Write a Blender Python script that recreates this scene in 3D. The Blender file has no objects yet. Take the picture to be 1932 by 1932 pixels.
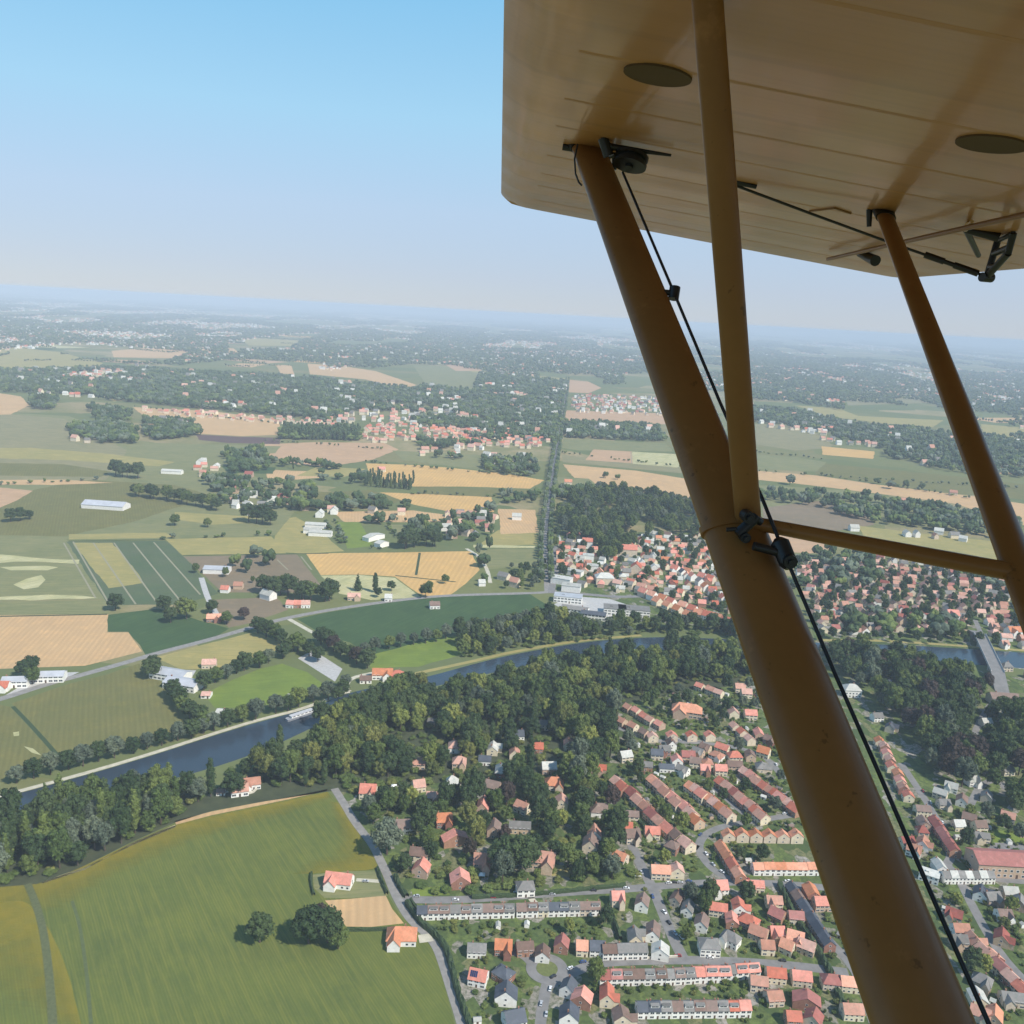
import bpy, bmesh, math, random
import numpy as np
from mathutils import Vector, Matrix
R = math.radians
random.seed(7); rng = np.random.default_rng(7)
SC = bpy.context.scene
COL = SC.collection

# ------------------------------------------------------------------ camera, sky, sun, exposure
ALT = 260.0                      # drawing height: the country is drawn for a camera 260 units up ...
FS = 1/0.65                      # ... and then brought to its real size (camera 400 m up) by this factor
FV = 1672.6                      # focal length in pixels of a 1932 px wide picture
PITCH, ROLL = R(12.65), R(3.1)
c_r0 = Vector((1, 0, 0)); c_u0 = Vector((0, math.sin(PITCH), math.cos(PITCH)))
FWD = Vector((0, math.cos(PITCH), -math.sin(PITCH)))
RIGHT = c_r0*math.cos(ROLL) + c_u0*math.sin(ROLL)
UP = -c_r0*math.sin(ROLL) + c_u0*math.cos(ROLL)
CAM = Vector((0, 0, ALT))
cd = bpy.data.cameras.new('camera'); cam = bpy.data.objects.new('camera', cd); COL.objects.link(cam)
M = Matrix(((RIGHT.x, UP.x, -FWD.x, 0), (RIGHT.y, UP.y, -FWD.y, 0), (RIGHT.z, UP.z, -FWD.z, ALT), (0, 0, 0, 1)))
M[2][3] = ALT*FS; cam.matrix_world = M
cd.sensor_width = 36; cd.lens = 36*FV/1932; cd.clip_start = 0.05; cd.clip_end = 200000
SC.camera = cam
SUN_EL, SUN_AZ = R(47), R(128)   # azimuth clockwise from +Y: behind the camera, to its right
sdir = Vector((math.sin(SUN_AZ)*math.cos(SUN_EL), math.cos(SUN_AZ)*math.cos(SUN_EL), math.sin(SUN_EL)))
w = bpy.data.worlds.new('World'); SC.world = w; w.use_nodes = True
nt = w.node_tree; nt.nodes.clear()
sky = nt.nodes.new('ShaderNodeTexSky'); sky.sky_type = 'NISHITA'; sky.sun_disc = False
sky.sun_elevation = SUN_EL; sky.sun_rotation = SUN_AZ; sky.altitude = 200
sky.air_density = 1.0; sky.dust_density = 0.0; sky.ozone_density = 2.5
bg = nt.nodes.new('ShaderNodeBackground'); bg.inputs['Strength'].default_value = 0.14
wo = nt.nodes.new('ShaderNodeOutputWorld')
# the summer haze of the real sky: the Nishita sky is blended with a milky gradient by elevation
tcw = nt.nodes.new('ShaderNodeTexCoord'); sx = nt.nodes.new('ShaderNodeSeparateXYZ'); nt.links.new(tcw.outputs['Generated'], sx.inputs[0])
rp = nt.nodes.new('ShaderNodeValToRGB'); nt.links.new(sx.outputs['Z'], rp.inputs[0])
el = rp.color_ramp.elements
for i, (p_, c_) in enumerate([(0.0, (2.25, 2.72, 3.50)), (0.035, (2.35, 2.80, 3.75)), (0.10, (2.5, 3.25, 4.3)), (0.19, (2.1, 3.7, 4.9)), (0.30, (1.4, 3.3, 4.9)), (1.0, (0.55, 1.4, 2.9))]):
    e_ = el[i] if i < 2 else el.new(p_)
    e_.position = p_; e_.color = (c_[0]/5.2, c_[1]/5.2, c_[2]/5.2, 1)
vm = nt.nodes.new('ShaderNodeVectorMath'); vm.operation = 'SCALE'; vm.inputs['Scale'].default_value = 5.2; nt.links.new(rp.outputs[0], vm.inputs[0])
mw = nt.nodes.new('ShaderNodeMix'); mw.data_type = 'RGBA'; mw.inputs[0].default_value = 0.85
nt.links.new(sky.outputs[0], mw.inputs[6]); nt.links.new(vm.outputs[0], mw.inputs[7])
nt.links.new(mw.outputs[2], bg.inputs[0]); nt.links.new(bg.outputs[0], wo.inputs[0])
sl = bpy.data.lights.new('sun', 'SUN'); sl.energy = 4.8; sl.angle = R(0.5); sl.color = (1, 0.94, 0.84)
so = bpy.data.objects.new('sun', sl); COL.objects.link(so); so.location = (0, 0, 400)
so.rotation_euler = sdir.to_track_quat('Z', 'Y').to_euler()
SC.view_settings.view_transform = 'Standard'; SC.view_settings.look = 'None'
SC.view_settings.exposure = 0.35; SC.view_settings.gamma = 1
SC.render.engine = 'CYCLES'; SC.cycles.volume_bounces = 2
HAZE = 1.25e-4/FS

# ------------------------------------------------------------------ helpers
def ray(v, q):
    return (RIGHT*((v-966)/FV) + UP*((966-q)/FV) + FWD)
def G(v, q, z=0.0):
    """point of height z seen at picture position (v, q), on a 1932 grid"""
    d = ray(v, q)
    if d.z > -0.0045: d = Vector((d.x, d.y, -0.0045))
    t = (z-ALT)/d.z
    return Vector((d.x*t, d.y*t, z))
def A(v, q, dep):
    d = RIGHT*((v-966)/FV) + UP*((966-q)/FV) + FWD
    return CAM + d*dep
def proj(p):
    d = Vector(p)-CAM; z = d.dot(FWD)
    return 966+FV*d.dot(RIGHT)/z, 966-FV*d.dot(UP)/z
def tag(o, label=None, cat=None, group=None, kind=None):
    if label: o['label'] = label
    if cat: o['category'] = cat
    if group: o['group'] = group
    if kind: o['kind'] = kind
    return o
def link(name, me, parent=None, mats=None):
    o = bpy.data.objects.new(name, me); COL.objects.link(o)
    if parent: o.parent = parent
    if mats:
        for m in (mats if isinstance(mats, (list, tuple)) else [mats]): me.materials.append(m)
    return o
def empty(name, loc, rz=0.0):
    o = bpy.data.objects.new(name, None); COL.objects.link(o); o.location = loc; o.rotation_euler = (0, 0, rz)
    o.empty_display_size = 0.5
    return o
class MB:
    def __init__(s): s.v = []; s.f = []; s.m = []
    def add(s, vs, fs, mi=0):
        n = len(s.v); s.v += [tuple(p) for p in vs]; s.f += [tuple(i+n for i in f) for f in fs]; s.m += [mi]*len(fs)
    def box(s, x0, x1, y0, y1, z0, z1, mi=0):
        s.add([(x0,y0,z0),(x1,y0,z0),(x1,y1,z0),(x0,y1,z0),(x0,y0,z1),(x1,y0,z1),(x1,y1,z1),(x0,y1,z1)],
              [(0,3,2,1),(4,5,6,7),(0,1,5,4),(1,2,6,5),(2,3,7,6),(3,0,4,7)], mi)
    def tube(s, p0, p1, r0, r1=None, n=12, wide=None, axis=None, mi=0):
        p0 = Vector(p0); p1 = Vector(p1); r1 = r0 if r1 is None else r1
        d = (p1-p0).normalized(); a = Vector(axis) if axis else Vector((0, 0, 1))
        a = a - d*a.dot(d)
        if a.length < 1e-4: a = Vector((1, 0, 0)) - d*d.x
        a.normalize(); b = d.cross(a); k = wide or 1.0
        vs = []
        for p, r in ((p0, r0), (p1, r1)):
            for i in range(n):
                t = 2*math.pi*i/n
                vs.append(p + a*(math.cos(t)*r*k) + b*(math.sin(t)*r))
        fs = [(i, (i+1) % n, n+(i+1) % n, n+i) for i in range(n)]
        fs += [tuple(range(n-1, -1, -1)), tuple(range(n, 2*n))]
        s.add(vs, fs, mi)
    def mesh(s, name, smooth=False):
        me = bpy.data.meshes.new(name); me.from_pydata(s.v, [], s.f)
        if any(s.m): me.polygons.foreach_set('material_index', s.m)
        if smooth: me.polygons.foreach_set('use_smooth', [True]*len(me.polygons))
        me.update(); return me
    def build(s, name, mats, parent=None, smooth=False):
        return link(name, s.mesh(name, smooth), parent, mats)

# ------------------------------------------------------------------ materials
def N(nt, t, **kw):
    n = nt.nodes.new(t)
    for k, v in kw.items():
        if k.startswith('_'): setattr(n, k[1:], v)
        else:
            n.inputs[k if not k.startswith('i') or not k[1:].isdigit() else int(k[1:])].default_value = v
    return n
def mixc(nt, fac, a, b, mode='MIX'):
    n = nt.nodes.new('ShaderNodeMix'); n.data_type = 'RGBA'; n.blend_type = mode
    for s, x in ((n.inputs[0], fac), (n.inputs[6], a), (n.inputs[7], b)):
        if hasattr(x, 'links'): nt.links.new(x, s)
        elif isinstance(x, tuple): s.default_value = (*x[:3], 1)
        else: s.default_value = x
    return n.outputs[2]
def math_(nt, op, a, b=0.0, c=None, clamp=False):
    n = nt.nodes.new('ShaderNodeMath'); n.operation = op; n.use_clamp = clamp
    for i, x in enumerate((a, b, c)):
        if x is None: continue
        if hasattr(x, 'links'): nt.links.new(x, n.inputs[i])
        else: n.inputs[i].default_value = x
    return n.outputs[0]
def noise(nt, vec, scale, detail=4, rough=0.55, dim=None):
    n = nt.nodes.new('ShaderNodeTexNoise'); n.inputs['Scale'].default_value = scale
    n.inputs['Detail'].default_value = detail; n.inputs['Roughness'].default_value = rough
    if vec is not None: nt.links.new(vec, n.inputs['Vector'])
    return n.outputs['Fac']
def ramp(nt, fac, stops, interp='LINEAR'):
    n = nt.nodes.new('ShaderNodeValToRGB'); n.color_ramp.interpolation = interp
    e = n.color_ramp.elements
    while len(e) > 1: e.remove(e[-1])
    for i, (p, c) in enumerate(stops):
        x = e[0] if i == 0 else e.new(p)
        x.position = p; x.color = (*c, 1) if isinstance(c, tuple) else (c, c, c, 1)
    nt.links.new(fac, n.inputs[0]); return n.outputs[0]
def newmat(name):
    m = bpy.data.materials.new(name); m.use_nodes = True; nt = m.node_tree
    b = nt.nodes['Principled BSDF']; return m, nt, b
def simple(name, col, rough=0.7, col2=None, scale=0.5, rnd=0.0, metal=0.0, spec=0.4):
    m, nt, b = newmat(name); b.inputs['Roughness'].default_value = rough; b.inputs['Metallic'].default_value = metal
    b.inputs['Specular IOR Level'].default_value = spec
    tc = N(nt, 'ShaderNodeNewGeometry').outputs['Position']
    c = mixc(nt, ramp(nt, noise(nt, tc, scale), [(0.35, 0.0), (0.68, 1.0)]), col, col2 or tuple(x*0.75 for x in col))
    if rnd:
        oi = nt.nodes.new('ShaderNodeObjectInfo')
        h = nt.nodes.new('ShaderNodeHueSaturation'); nt.links.new(c, h.inputs['Color'])
        nt.links.new(math_(nt, 'MULTIPLY_ADD', oi.outputs['Random'], 2*rnd, 1-rnd), h.inputs['Value'])
        nt.links.new(math_(nt, 'MULTIPLY_ADD', oi.outputs['Random'], 0.03, 0.485), h.inputs['Hue'])
        c = h.outputs[0]
    nt.links.new(c, b.inputs['Base Color']); return m
def roofmat(name, col, rnd=0.2):
    """rows of tiles, patches of moss and weathering"""
    m, nt, b = newmat(name); b.inputs['Roughness'].default_value = 0.8; b.inputs['Specular IOR Level'].default_value = 0.25
    tc = nt.nodes.new('ShaderNodeTexCoord').outputs['Object']; pos = N(nt, 'ShaderNodeNewGeometry').outputs['Position']
    wv = nt.nodes.new('ShaderNodeTexWave'); wv.bands_direction = 'Z'; wv.inputs['Scale'].default_value = 1.1
    wv.inputs['Distortion'].default_value = 1.5; nt.links.new(tc, wv.inputs['Vector'])
    c = mixc(nt, math_(nt, 'MULTIPLY', wv.outputs['Fac'], 0.35), col, tuple(x*0.55 for x in col))
    c = mixc(nt, ramp(nt, noise(nt, pos, 0.6, 5), [(0.42, 0.0), (0.75, 0.75)]), c, (col[0]*0.55+0.02, col[1]*0.7+0.02, col[2]*0.7+0.01))
    c = mixc(nt, ramp(nt, noise(nt, pos, 0.23, 3), [(0.5, 0.0), (0.8, 0.5)]), c, tuple(min(1, x*1.35+0.03) for x in col))
    oi = nt.nodes.new('ShaderNodeObjectInfo')
    h = nt.nodes.new('ShaderNodeHueSaturation'); nt.links.new(c, h.inputs['Color'])
    nt.links.new(math_(nt, 'MULTIPLY_ADD', oi.outputs['Random'], 2*rnd, 1-rnd), h.inputs['Value'])
    nt.links.new(math_(nt, 'MULTIPLY_ADD', oi.outputs['Random'], -0.25, 1.05), h.inputs['Saturation'])
    nt.links.new(h.outputs[0], b.inputs['Base Color']); return m
ROOF = {
 'orange': roofmat('roof_orange', (0.60, 0.225, 0.115)), 'red': roofmat('roof_red', (0.56, 0.170, 0.110)),
 'pink': roofmat('roof_pink', (0.50, 0.245, 0.175)), 'brown': roofmat('roof_brown', (0.20, 0.125, 0.10)),
 'darkred': roofmat('roof_darkred', (0.33, 0.10, 0.08)), 'grey': roofmat('roof_grey', (0.19, 0.175, 0.165)),
 'slate': roofmat('roof_slate', (0.075, 0.085, 0.11)), 'pale': roofmat('roof_pale', (0.48, 0.46, 0.42)),
}
RWORD = {'orange': 'orange', 'red': 'red', 'pink': 'pinkish', 'brown': 'brown', 'darkred': 'dark red', 'grey': 'grey', 'slate': 'dark slate', 'pale': 'pale grey'}
WALL = {
 'white': simple('wall_white', (0.80, 0.78, 0.74), 0.8, (0.68, 0.65, 0.60), 0.4, 0.06),
 'cream': simple('wall_cream', (0.66, 0.56, 0.42), 0.8, (0.52, 0.44, 0.33), 0.4, 0.1),
 'brick': simple('wall_brick', (0.33, 0.17, 0.115), 0.85, (0.25, 0.12, 0.085), 0.7, 0.2),
 'buff': simple('wall_buff', (0.50, 0.36, 0.26), 0.85, (0.40, 0.28, 0.20), 0.7, 0.15),
}
m_glass = simple('window_glass', (0.035, 0.04, 0.05), 0.15, (0.06, 0.07, 0.08), 0.3, 0, 0, 0.6)
m_frame = simple('white_frame', (0.78, 0.77, 0.74), 0.6)
m_door = simple('door_paint', (0.10, 0.06, 0.04), 0.5)
m_chim = simple('chimney_brick', (0.30, 0.15, 0.10), 0.9)
m_trunk = simple('bark', (0.10, 0.075, 0.055), 0.9, (0.06, 0.045, 0.035), 2)
m_asph = simple('asphalt', (0.20, 0.19, 0.185), 0.9, (0.15, 0.145, 0.14), 0.15)
m_lane = simple('country_lane', (0.25, 0.235, 0.22), 0.9, (0.18, 0.17, 0.16), 0.2)
m_path = simple('pale_path', (0.50, 0.46, 0.37), 0.9, (0.36, 0.34, 0.26), 0.2)
m_conc = simple('concrete', (0.42, 0.41, 0.40), 0.85, (0.33, 0.32, 0.31), 0.3)
m_metal = simple('shed_roof_metal', (0.42, 0.43, 0.46), 0.45, (0.34, 0.35, 0.38), 0.1, 0.1)
m_hedge = simple('hedge_leaves', (0.045, 0.075, 0.025), 0.9, (0.02, 0.035, 0.015), 1.2)

def leafmat(name, col, rnd=0.25):
    m, nt, b = newmat(name); b.inputs['Roughness'].default_value = 0.75; b.inputs['Specular IOR Level'].default_value = 0.2
    pos = N(nt, 'ShaderNodeNewGeometry').outputs['Position']
    c = mixc(nt, ramp(nt, noise(nt, pos, 0.55, 3), [(0.3, 0.0), (0.7, 1.0)]), tuple(x*0.62 for x in col), tuple(x*1.35 for x in col))
    c = mixc(nt, ramp(nt, noise(nt, pos, 0.05, 2), [(0.4, 0.0), (0.7, 0.5)]), c, (col[0]*1.4, col[1]*1.3, col[2]*1.0))
    oi = nt.nodes.new('ShaderNodeObjectInfo')
    h = nt.nodes.new('ShaderNodeHueSaturation'); nt.links.new(c, h.inputs['Color'])
    nt.links.new(math_(nt, 'MULTIPLY_ADD', oi.outputs['Random'], 2*rnd, 1-rnd), h.inputs['Value'])
    nt.links.new(math_(nt, 'MULTIPLY_ADD', oi.outputs['Random'], -0.035, 0.515), h.inputs['Hue'])
    nt.links.new(h.outputs[0], b.inputs['Base Color']); return m
LEAF = {'dark': leafmat('leaves_dark', (0.038, 0.064, 0.024)), 'mid': leafmat('leaves_mid', (0.076, 0.110, 0.030)),
        'light': leafmat('leaves_light', (0.150, 0.180, 0.045)), 'olive': leafmat('leaves_olive', (0.112, 0.128, 0.036)),
        'bluish': leafmat('leaves_bluish', (0.085, 0.110, 0.075)), 'copper': leafmat('leaves_copper', (0.052, 0.040, 0.034))}

def fieldmat(name, c1, c2, ang=0.0, space=0.0, amt=0.5, ns=0.02, streak=None, tram=0.0):
    """c1/c2 mottled in patches; drill rows every `space` m along direction `ang`; tramlines every `tram` m"""
    m, nt, b = newmat(name); b.inputs['Roughness'].default_value = 0.95; b.inputs['Specular IOR Level'].default_value = 0.1
    pos = N(nt, 'ShaderNodeNewGeometry').outputs['Position']
    mp = nt.nodes.new('ShaderNodeMapping'); mp.inputs['Rotation'].default_value = (0, 0, -ang)
    nt.links.new(pos, mp.inputs['Vector']); rot = mp.outputs[0]
    c = mixc(nt, ramp(nt, noise(nt, pos, ns, 5, 0.6), [(0.34, 0.0), (0.66, 1.0)]), c1, c2)
    c = mixc(nt, math_(nt, 'MULTIPLY', noise(nt, pos, 0.35, 3), 0.5), c, tuple(x*0.6 for x in c1))
    c = mixc(nt, ramp(nt, noise(nt, pos, 0.045, 6, 0.7), [(0.5, 0.0), (0.72, 0.55)]), c, (c1[0]*1.25, c1[1]*1.12, c1[2]*0.95))
    mp2 = nt.nodes.new('ShaderNodeMapping'); mp2.inputs['Scale'].default_value = (0.02, 0.35, 1); nt.links.new(rot, mp2.inputs['Vector'])
    c = mixc(nt, ramp(nt, noise(nt, mp2.outputs[0], 1.0, 4, 0.7), [(0.42, 0.0), (0.62, amt)]), c, streak or tuple(x*0.65 for x in c2))
    if space:
        mp3 = nt.nodes.new('ShaderNodeMapping'); mp3.inputs['Scale'].default_value = (1, 1, 1); nt.links.new(rot, mp3.inputs['Vector'])
        wv = nt.nodes.new('ShaderNodeTexWave'); wv.bands_direction = 'Y'; wv.inputs['Scale'].default_value = math.pi/10/space
        wv.inputs['Distortion'].default_value = 0.6; nt.links.new(mp3.outputs[0], wv.inputs['Vector'])
        c = mixc(nt, math_(nt, 'MULTIPLY', wv.outputs['Fac'], 0.35), c, tuple(x*0.6 for x in c1))
    if tram:
        wv = nt.nodes.new('ShaderNodeTexWave'); wv.bands_direction = 'Y'; wv.inputs['Scale'].default_value = math.pi/10/tram
        wv.inputs['Distortion'].default_value = 0.3; nt.links.new(rot, wv.inputs['Vector'])
        c = mixc(nt, ramp(nt, wv.outputs['Fac'], [(0.93, 0.0), (0.99, 0.7)]), c, (0.42, 0.40, 0.24))
    nt.links.new(c, b.inputs['Base Color']); return m
_a, _b = G(100, 1932), G(52, 1668); CROPANG = math.atan2((_b-_a).y, (_b-_a).x)
FM = {
 'crop': fieldmat('crop_green', (0.120, 0.146, 0.036), (0.085, 0.112, 0.034), CROPANG, 1.7, 0.6, 0.018, (0.165, 0.168, 0.038)),
 'darkgreen': fieldmat('beet_green', (0.062, 0.110, 0.044), (0.048, 0.088, 0.038), R(60), 4, 0.5, 0.02),
 'striped': fieldmat('plot_green', (0.075, 0.115, 0.058), (0.11, 0.13, 0.075), R(118), 0, 0.25, 0.012),
 'olive': fieldmat('meadow_olive', (0.175, 0.165, 0.062), (0.140, 0.145, 0.055), R(115), 5, 0.3, 0.02),
 'green': fieldmat('meadow_green', (0.175, 0.185, 0.085), (0.130, 0.155, 0.068), R(10), 0, 0.7, 0.012, (0.225, 0.205, 0.10)),
 'bright': fieldmat('lawn_bright', (0.170, 0.225, 0.045), (0.130, 0.18, 0.042), R(20), 0, 0.3, 0.03),
 'wheat': fieldmat('stubble_tan', (0.56, 0.365, 0.19), (0.48, 0.315, 0.17), R(100), 6, 0.35, 0.012, (0.36, 0.26, 0.15)),
 'gold': fieldmat('wheat_gold', (0.60, 0.375, 0.145), (0.52, 0.33, 0.14), R(85), 8, 0.35, 0.012, (0.40, 0.27, 0.12)),
 'pinkish': fieldmat('stubble_pink', (0.50, 0.325, 0.20), (0.43, 0.28, 0.165), R(8), 9, 0.3, 0.01),
 'khaki': fieldmat('dry_grass', (0.34, 0.285, 0.115), (0.265, 0.245, 0.095), R(5), 0, 0.4, 0.015),
 'cream': fieldmat('cut_hay', (0.50, 0.46, 0.27), (0.36, 0.35, 0.17), R(60), 0, 0.5, 0.03),
 'brown': fieldmat('bare_soil', (0.240, 0.185, 0.125), (0.190, 0.155, 0.100), R(10), 6, 0.3, 0.01),
 'darkbrown': fieldmat('ploughed', (0.130, 0.085, 0.080), (0.105, 0.07, 0.065), R(5), 6, 0.3, 0.01),
 'dusty': fieldmat('grey_green', (0.195, 0.185, 0.100), (0.150, 0.160, 0.085), R(3), 0, 0.85, 0.009, (0.27, 0.23, 0.12)),
}

# base countryside
def groundmat():
    m, nt, b = newmat('countryside'); b.inputs['Roughness'].default_value = 1; b.inputs['Specular IOR Level'].default_value = 0.05
    pos = N(nt, 'ShaderNodeNewGeometry').outputs['Position']
    mp = nt.nodes.new('ShaderNodeMapping'); mp.inputs['Scale'].default_value = (1/420, 1/300, 0); mp.inputs['Rotation'].default_value = (0, 0, 0.25)
    nt.links.new(pos, mp.inputs['Vector'])
    vo = nt.nodes.new('ShaderNodeTexVoronoi'); vo.distance = 'MANHATTAN'; vo.inputs['Scale'].default_value = 1
    nt.links.new(mp.outputs[0], vo.inputs['Vector'])
    sp = nt.nodes.new('ShaderNodeSeparateColor'); nt.links.new(vo.outputs['Color'], sp.inputs[0])
    c = ramp(nt, sp.outputs[0], [(0.0, (0.13, 0.15, 0.07)), (0.25, (0.18, 0.18, 0.08)), (0.42, (0.11, 0.14, 0.065)), (0.55, (0.22, 0.19, 0.095)),
                          (0.70, (0.34, 0.26, 0.15)), (0.82, (0.14, 0.16, 0.07)), (0.95, (0.40, 0.30, 0.18))], 'CONSTANT')
    c = mixc(nt, ramp(nt, noise(nt, pos, 0.008, 5, 0.6), [(0.38, 0.0), (0.62, 0.7)]), c, (0.14, 0.16, 0.06))
    c = mixc(nt, math_(nt, 'MULTIPLY', noise(nt, pos, 0.09, 4), 0.7), c, (0.09, 0.11, 0.045))
    nt.links.new(c, b.inputs['Base Color']); return m
def gardenmat():
    m, nt, b = newmat('gardens'); b.inputs['Roughness'].default_value = 0.95; b.inputs['Specular IOR Level'].default_value = 0.1
    pos = N(nt, 'ShaderNodeNewGeometry').outputs['Position']
    mp = nt.nodes.new('ShaderNodeMapping'); mp.inputs['Scale'].default_value = (1/9, 1/13, 0); mp.inputs['Rotation'].default_value = (0, 0, 0.12)
    nt.links.new(pos, mp.inputs['Vector'])
    vo = nt.nodes.new('ShaderNodeTexVoronoi'); vo.distance = 'MANHATTAN'; vo.inputs['Scale'].default_value = 1; vo.inputs['Randomness'].default_value = 0.85
    nt.links.new(mp.outputs[0], vo.inputs['Vector'])
    sp = nt.nodes.new('ShaderNodeSeparateColor'); nt.links.new(vo.outputs['Color'], sp.inputs[0])
    c = ramp(nt, sp.outputs[1], [(0.0, (0.085, 0.12, 0.04)), (0.2, (0.12, 0.155, 0.045)), (0.4, (0.065, 0.095, 0.035)), (0.55, (0.17, 0.165, 0.08)),
                          (0.68, (0.10, 0.13, 0.045)), (0.80, (0.24, 0.215, 0.18)), (0.9, (0.30, 0.27, 0.24)), (0.96, (0.14, 0.17, 0.06))], 'CONSTANT')
    c = mixc(nt, ramp(nt, noise(nt, pos, 0.3, 5, 0.7), [(0.42, 0.0), (0.62, 0.85)]), c, (0.055, 0.075, 0.03))
    nt.links.new(c, b.inputs['Base Color']); return m
m_ground = groundmat(); m_garden = gardenmat()
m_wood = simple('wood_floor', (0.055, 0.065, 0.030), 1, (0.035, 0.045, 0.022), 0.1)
m_far = simple('mixed_scrub', (0.10, 0.115, 0.06), 1, (0.06, 0.08, 0.045), 0.02)
def watermat():
    m, nt, b = newmat('river_water'); b.inputs['Base Color'].default_value = (0.028, 0.043, 0.062, 1)
    b.inputs['Roughness'].default_value = 0.12; b.inputs['IOR'].default_value = 1.33
    pos = N(nt, 'ShaderNodeNewGeometry').outputs['Position']
    bp = nt.nodes.new('ShaderNodeBump'); bp.inputs['Strength'].default_value = 0.35; bp.inputs['Distance'].default_value = 0.5
    nt.links.new(noise(nt, pos, 0.35, 4), bp.inputs['Height']); nt.links.new(bp.outputs[0], b.inputs['Normal'])
    return m
m_water = watermat()

# ------------------------------------------------------------------ the ground
g = MB(); S_ = 70000
g.add([(-S_, -3000, 0), (S_, -3000, 0), (S_, S_, 0), (-S_, S_, 0)], [(0, 1, 2, 3)])
tag(g.build('ground', m_ground), kind='structure')

def zlay(pts, layer):
    d = min(p.length for p in pts)
    return layer*max(0.012, d*2.2e-5)
def poly(name, pts, mat, layer=1, kind='structure', jag=0.0):
    P = [G(*p) for p in pts]
    if jag:
        Q = []
        for i in range(len(P)):
            a, b = P[i], P[(i+1) % len(P)]; L = (b-a).length; n = max(1, int(L/12))
            nrm = Vector((-(b-a).y, (b-a).x, 0)).normalized()
            for k in range(n):
                p = a.lerp(b, k/n)
                if k: p = p + nrm*random.uniform(-jag, jag)
                Q.append(p)
        P = Q
    z = zlay(P, layer)
    bm = bmesh.new(); vs = [bm.verts.new((p.x, p.y, z)) for p in P]; f = bm.faces.new(vs)
    if f.normal.z < 0: f.normal_flip()
    f.normal_update()
    if f.normal.z < 0: bmesh.ops.reverse_faces(bm, faces=[f])
    bmesh.ops.triangulate(bm, faces=bm.faces[:])
    me = bpy.data.meshes.new(name); bm.to_mesh(me); bm.free()
    return tag(link(name, me, None, mat), kind=kind)
def smooth_line(P, it=2):
    for _ in range(it):
        Q = [P[0]]
        for a, b in zip(P, P[1:]): Q += [a.lerp(b, 0.25), a.lerp(b, 0.75)]
        Q.append(P[-1]); P = Q
    return P
def road(name, pts, width, mat, layer=4, world=False, width2=None, sm=2):
    P = pts if world else [G(*p) for p in pts]
    P = smooth_line(P, sm); z = zlay(P, layer); vs = []; fs = []
    n = len(P)
    for i, p in enumerate(P):
        t = (P[min(i+1, n-1)]-P[max(i-1, 0)]).normalized(); nn = Vector((-t.y, t.x, 0))
        wd = width if width2 is None else width+(width2-width)*i/(n-1)
        vs += [p+nn*wd/2+Vector((0, 0, z)), p-nn*wd/2+Vector((0, 0, z))]
    for i in range(n-1): fs.append((2*i, 2*i+1, 2*i+3, 2*i+2))
    mb = MB(); mb.add(vs, fs)
    return tag(mb.build(name, mat), kind='structure')

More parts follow.
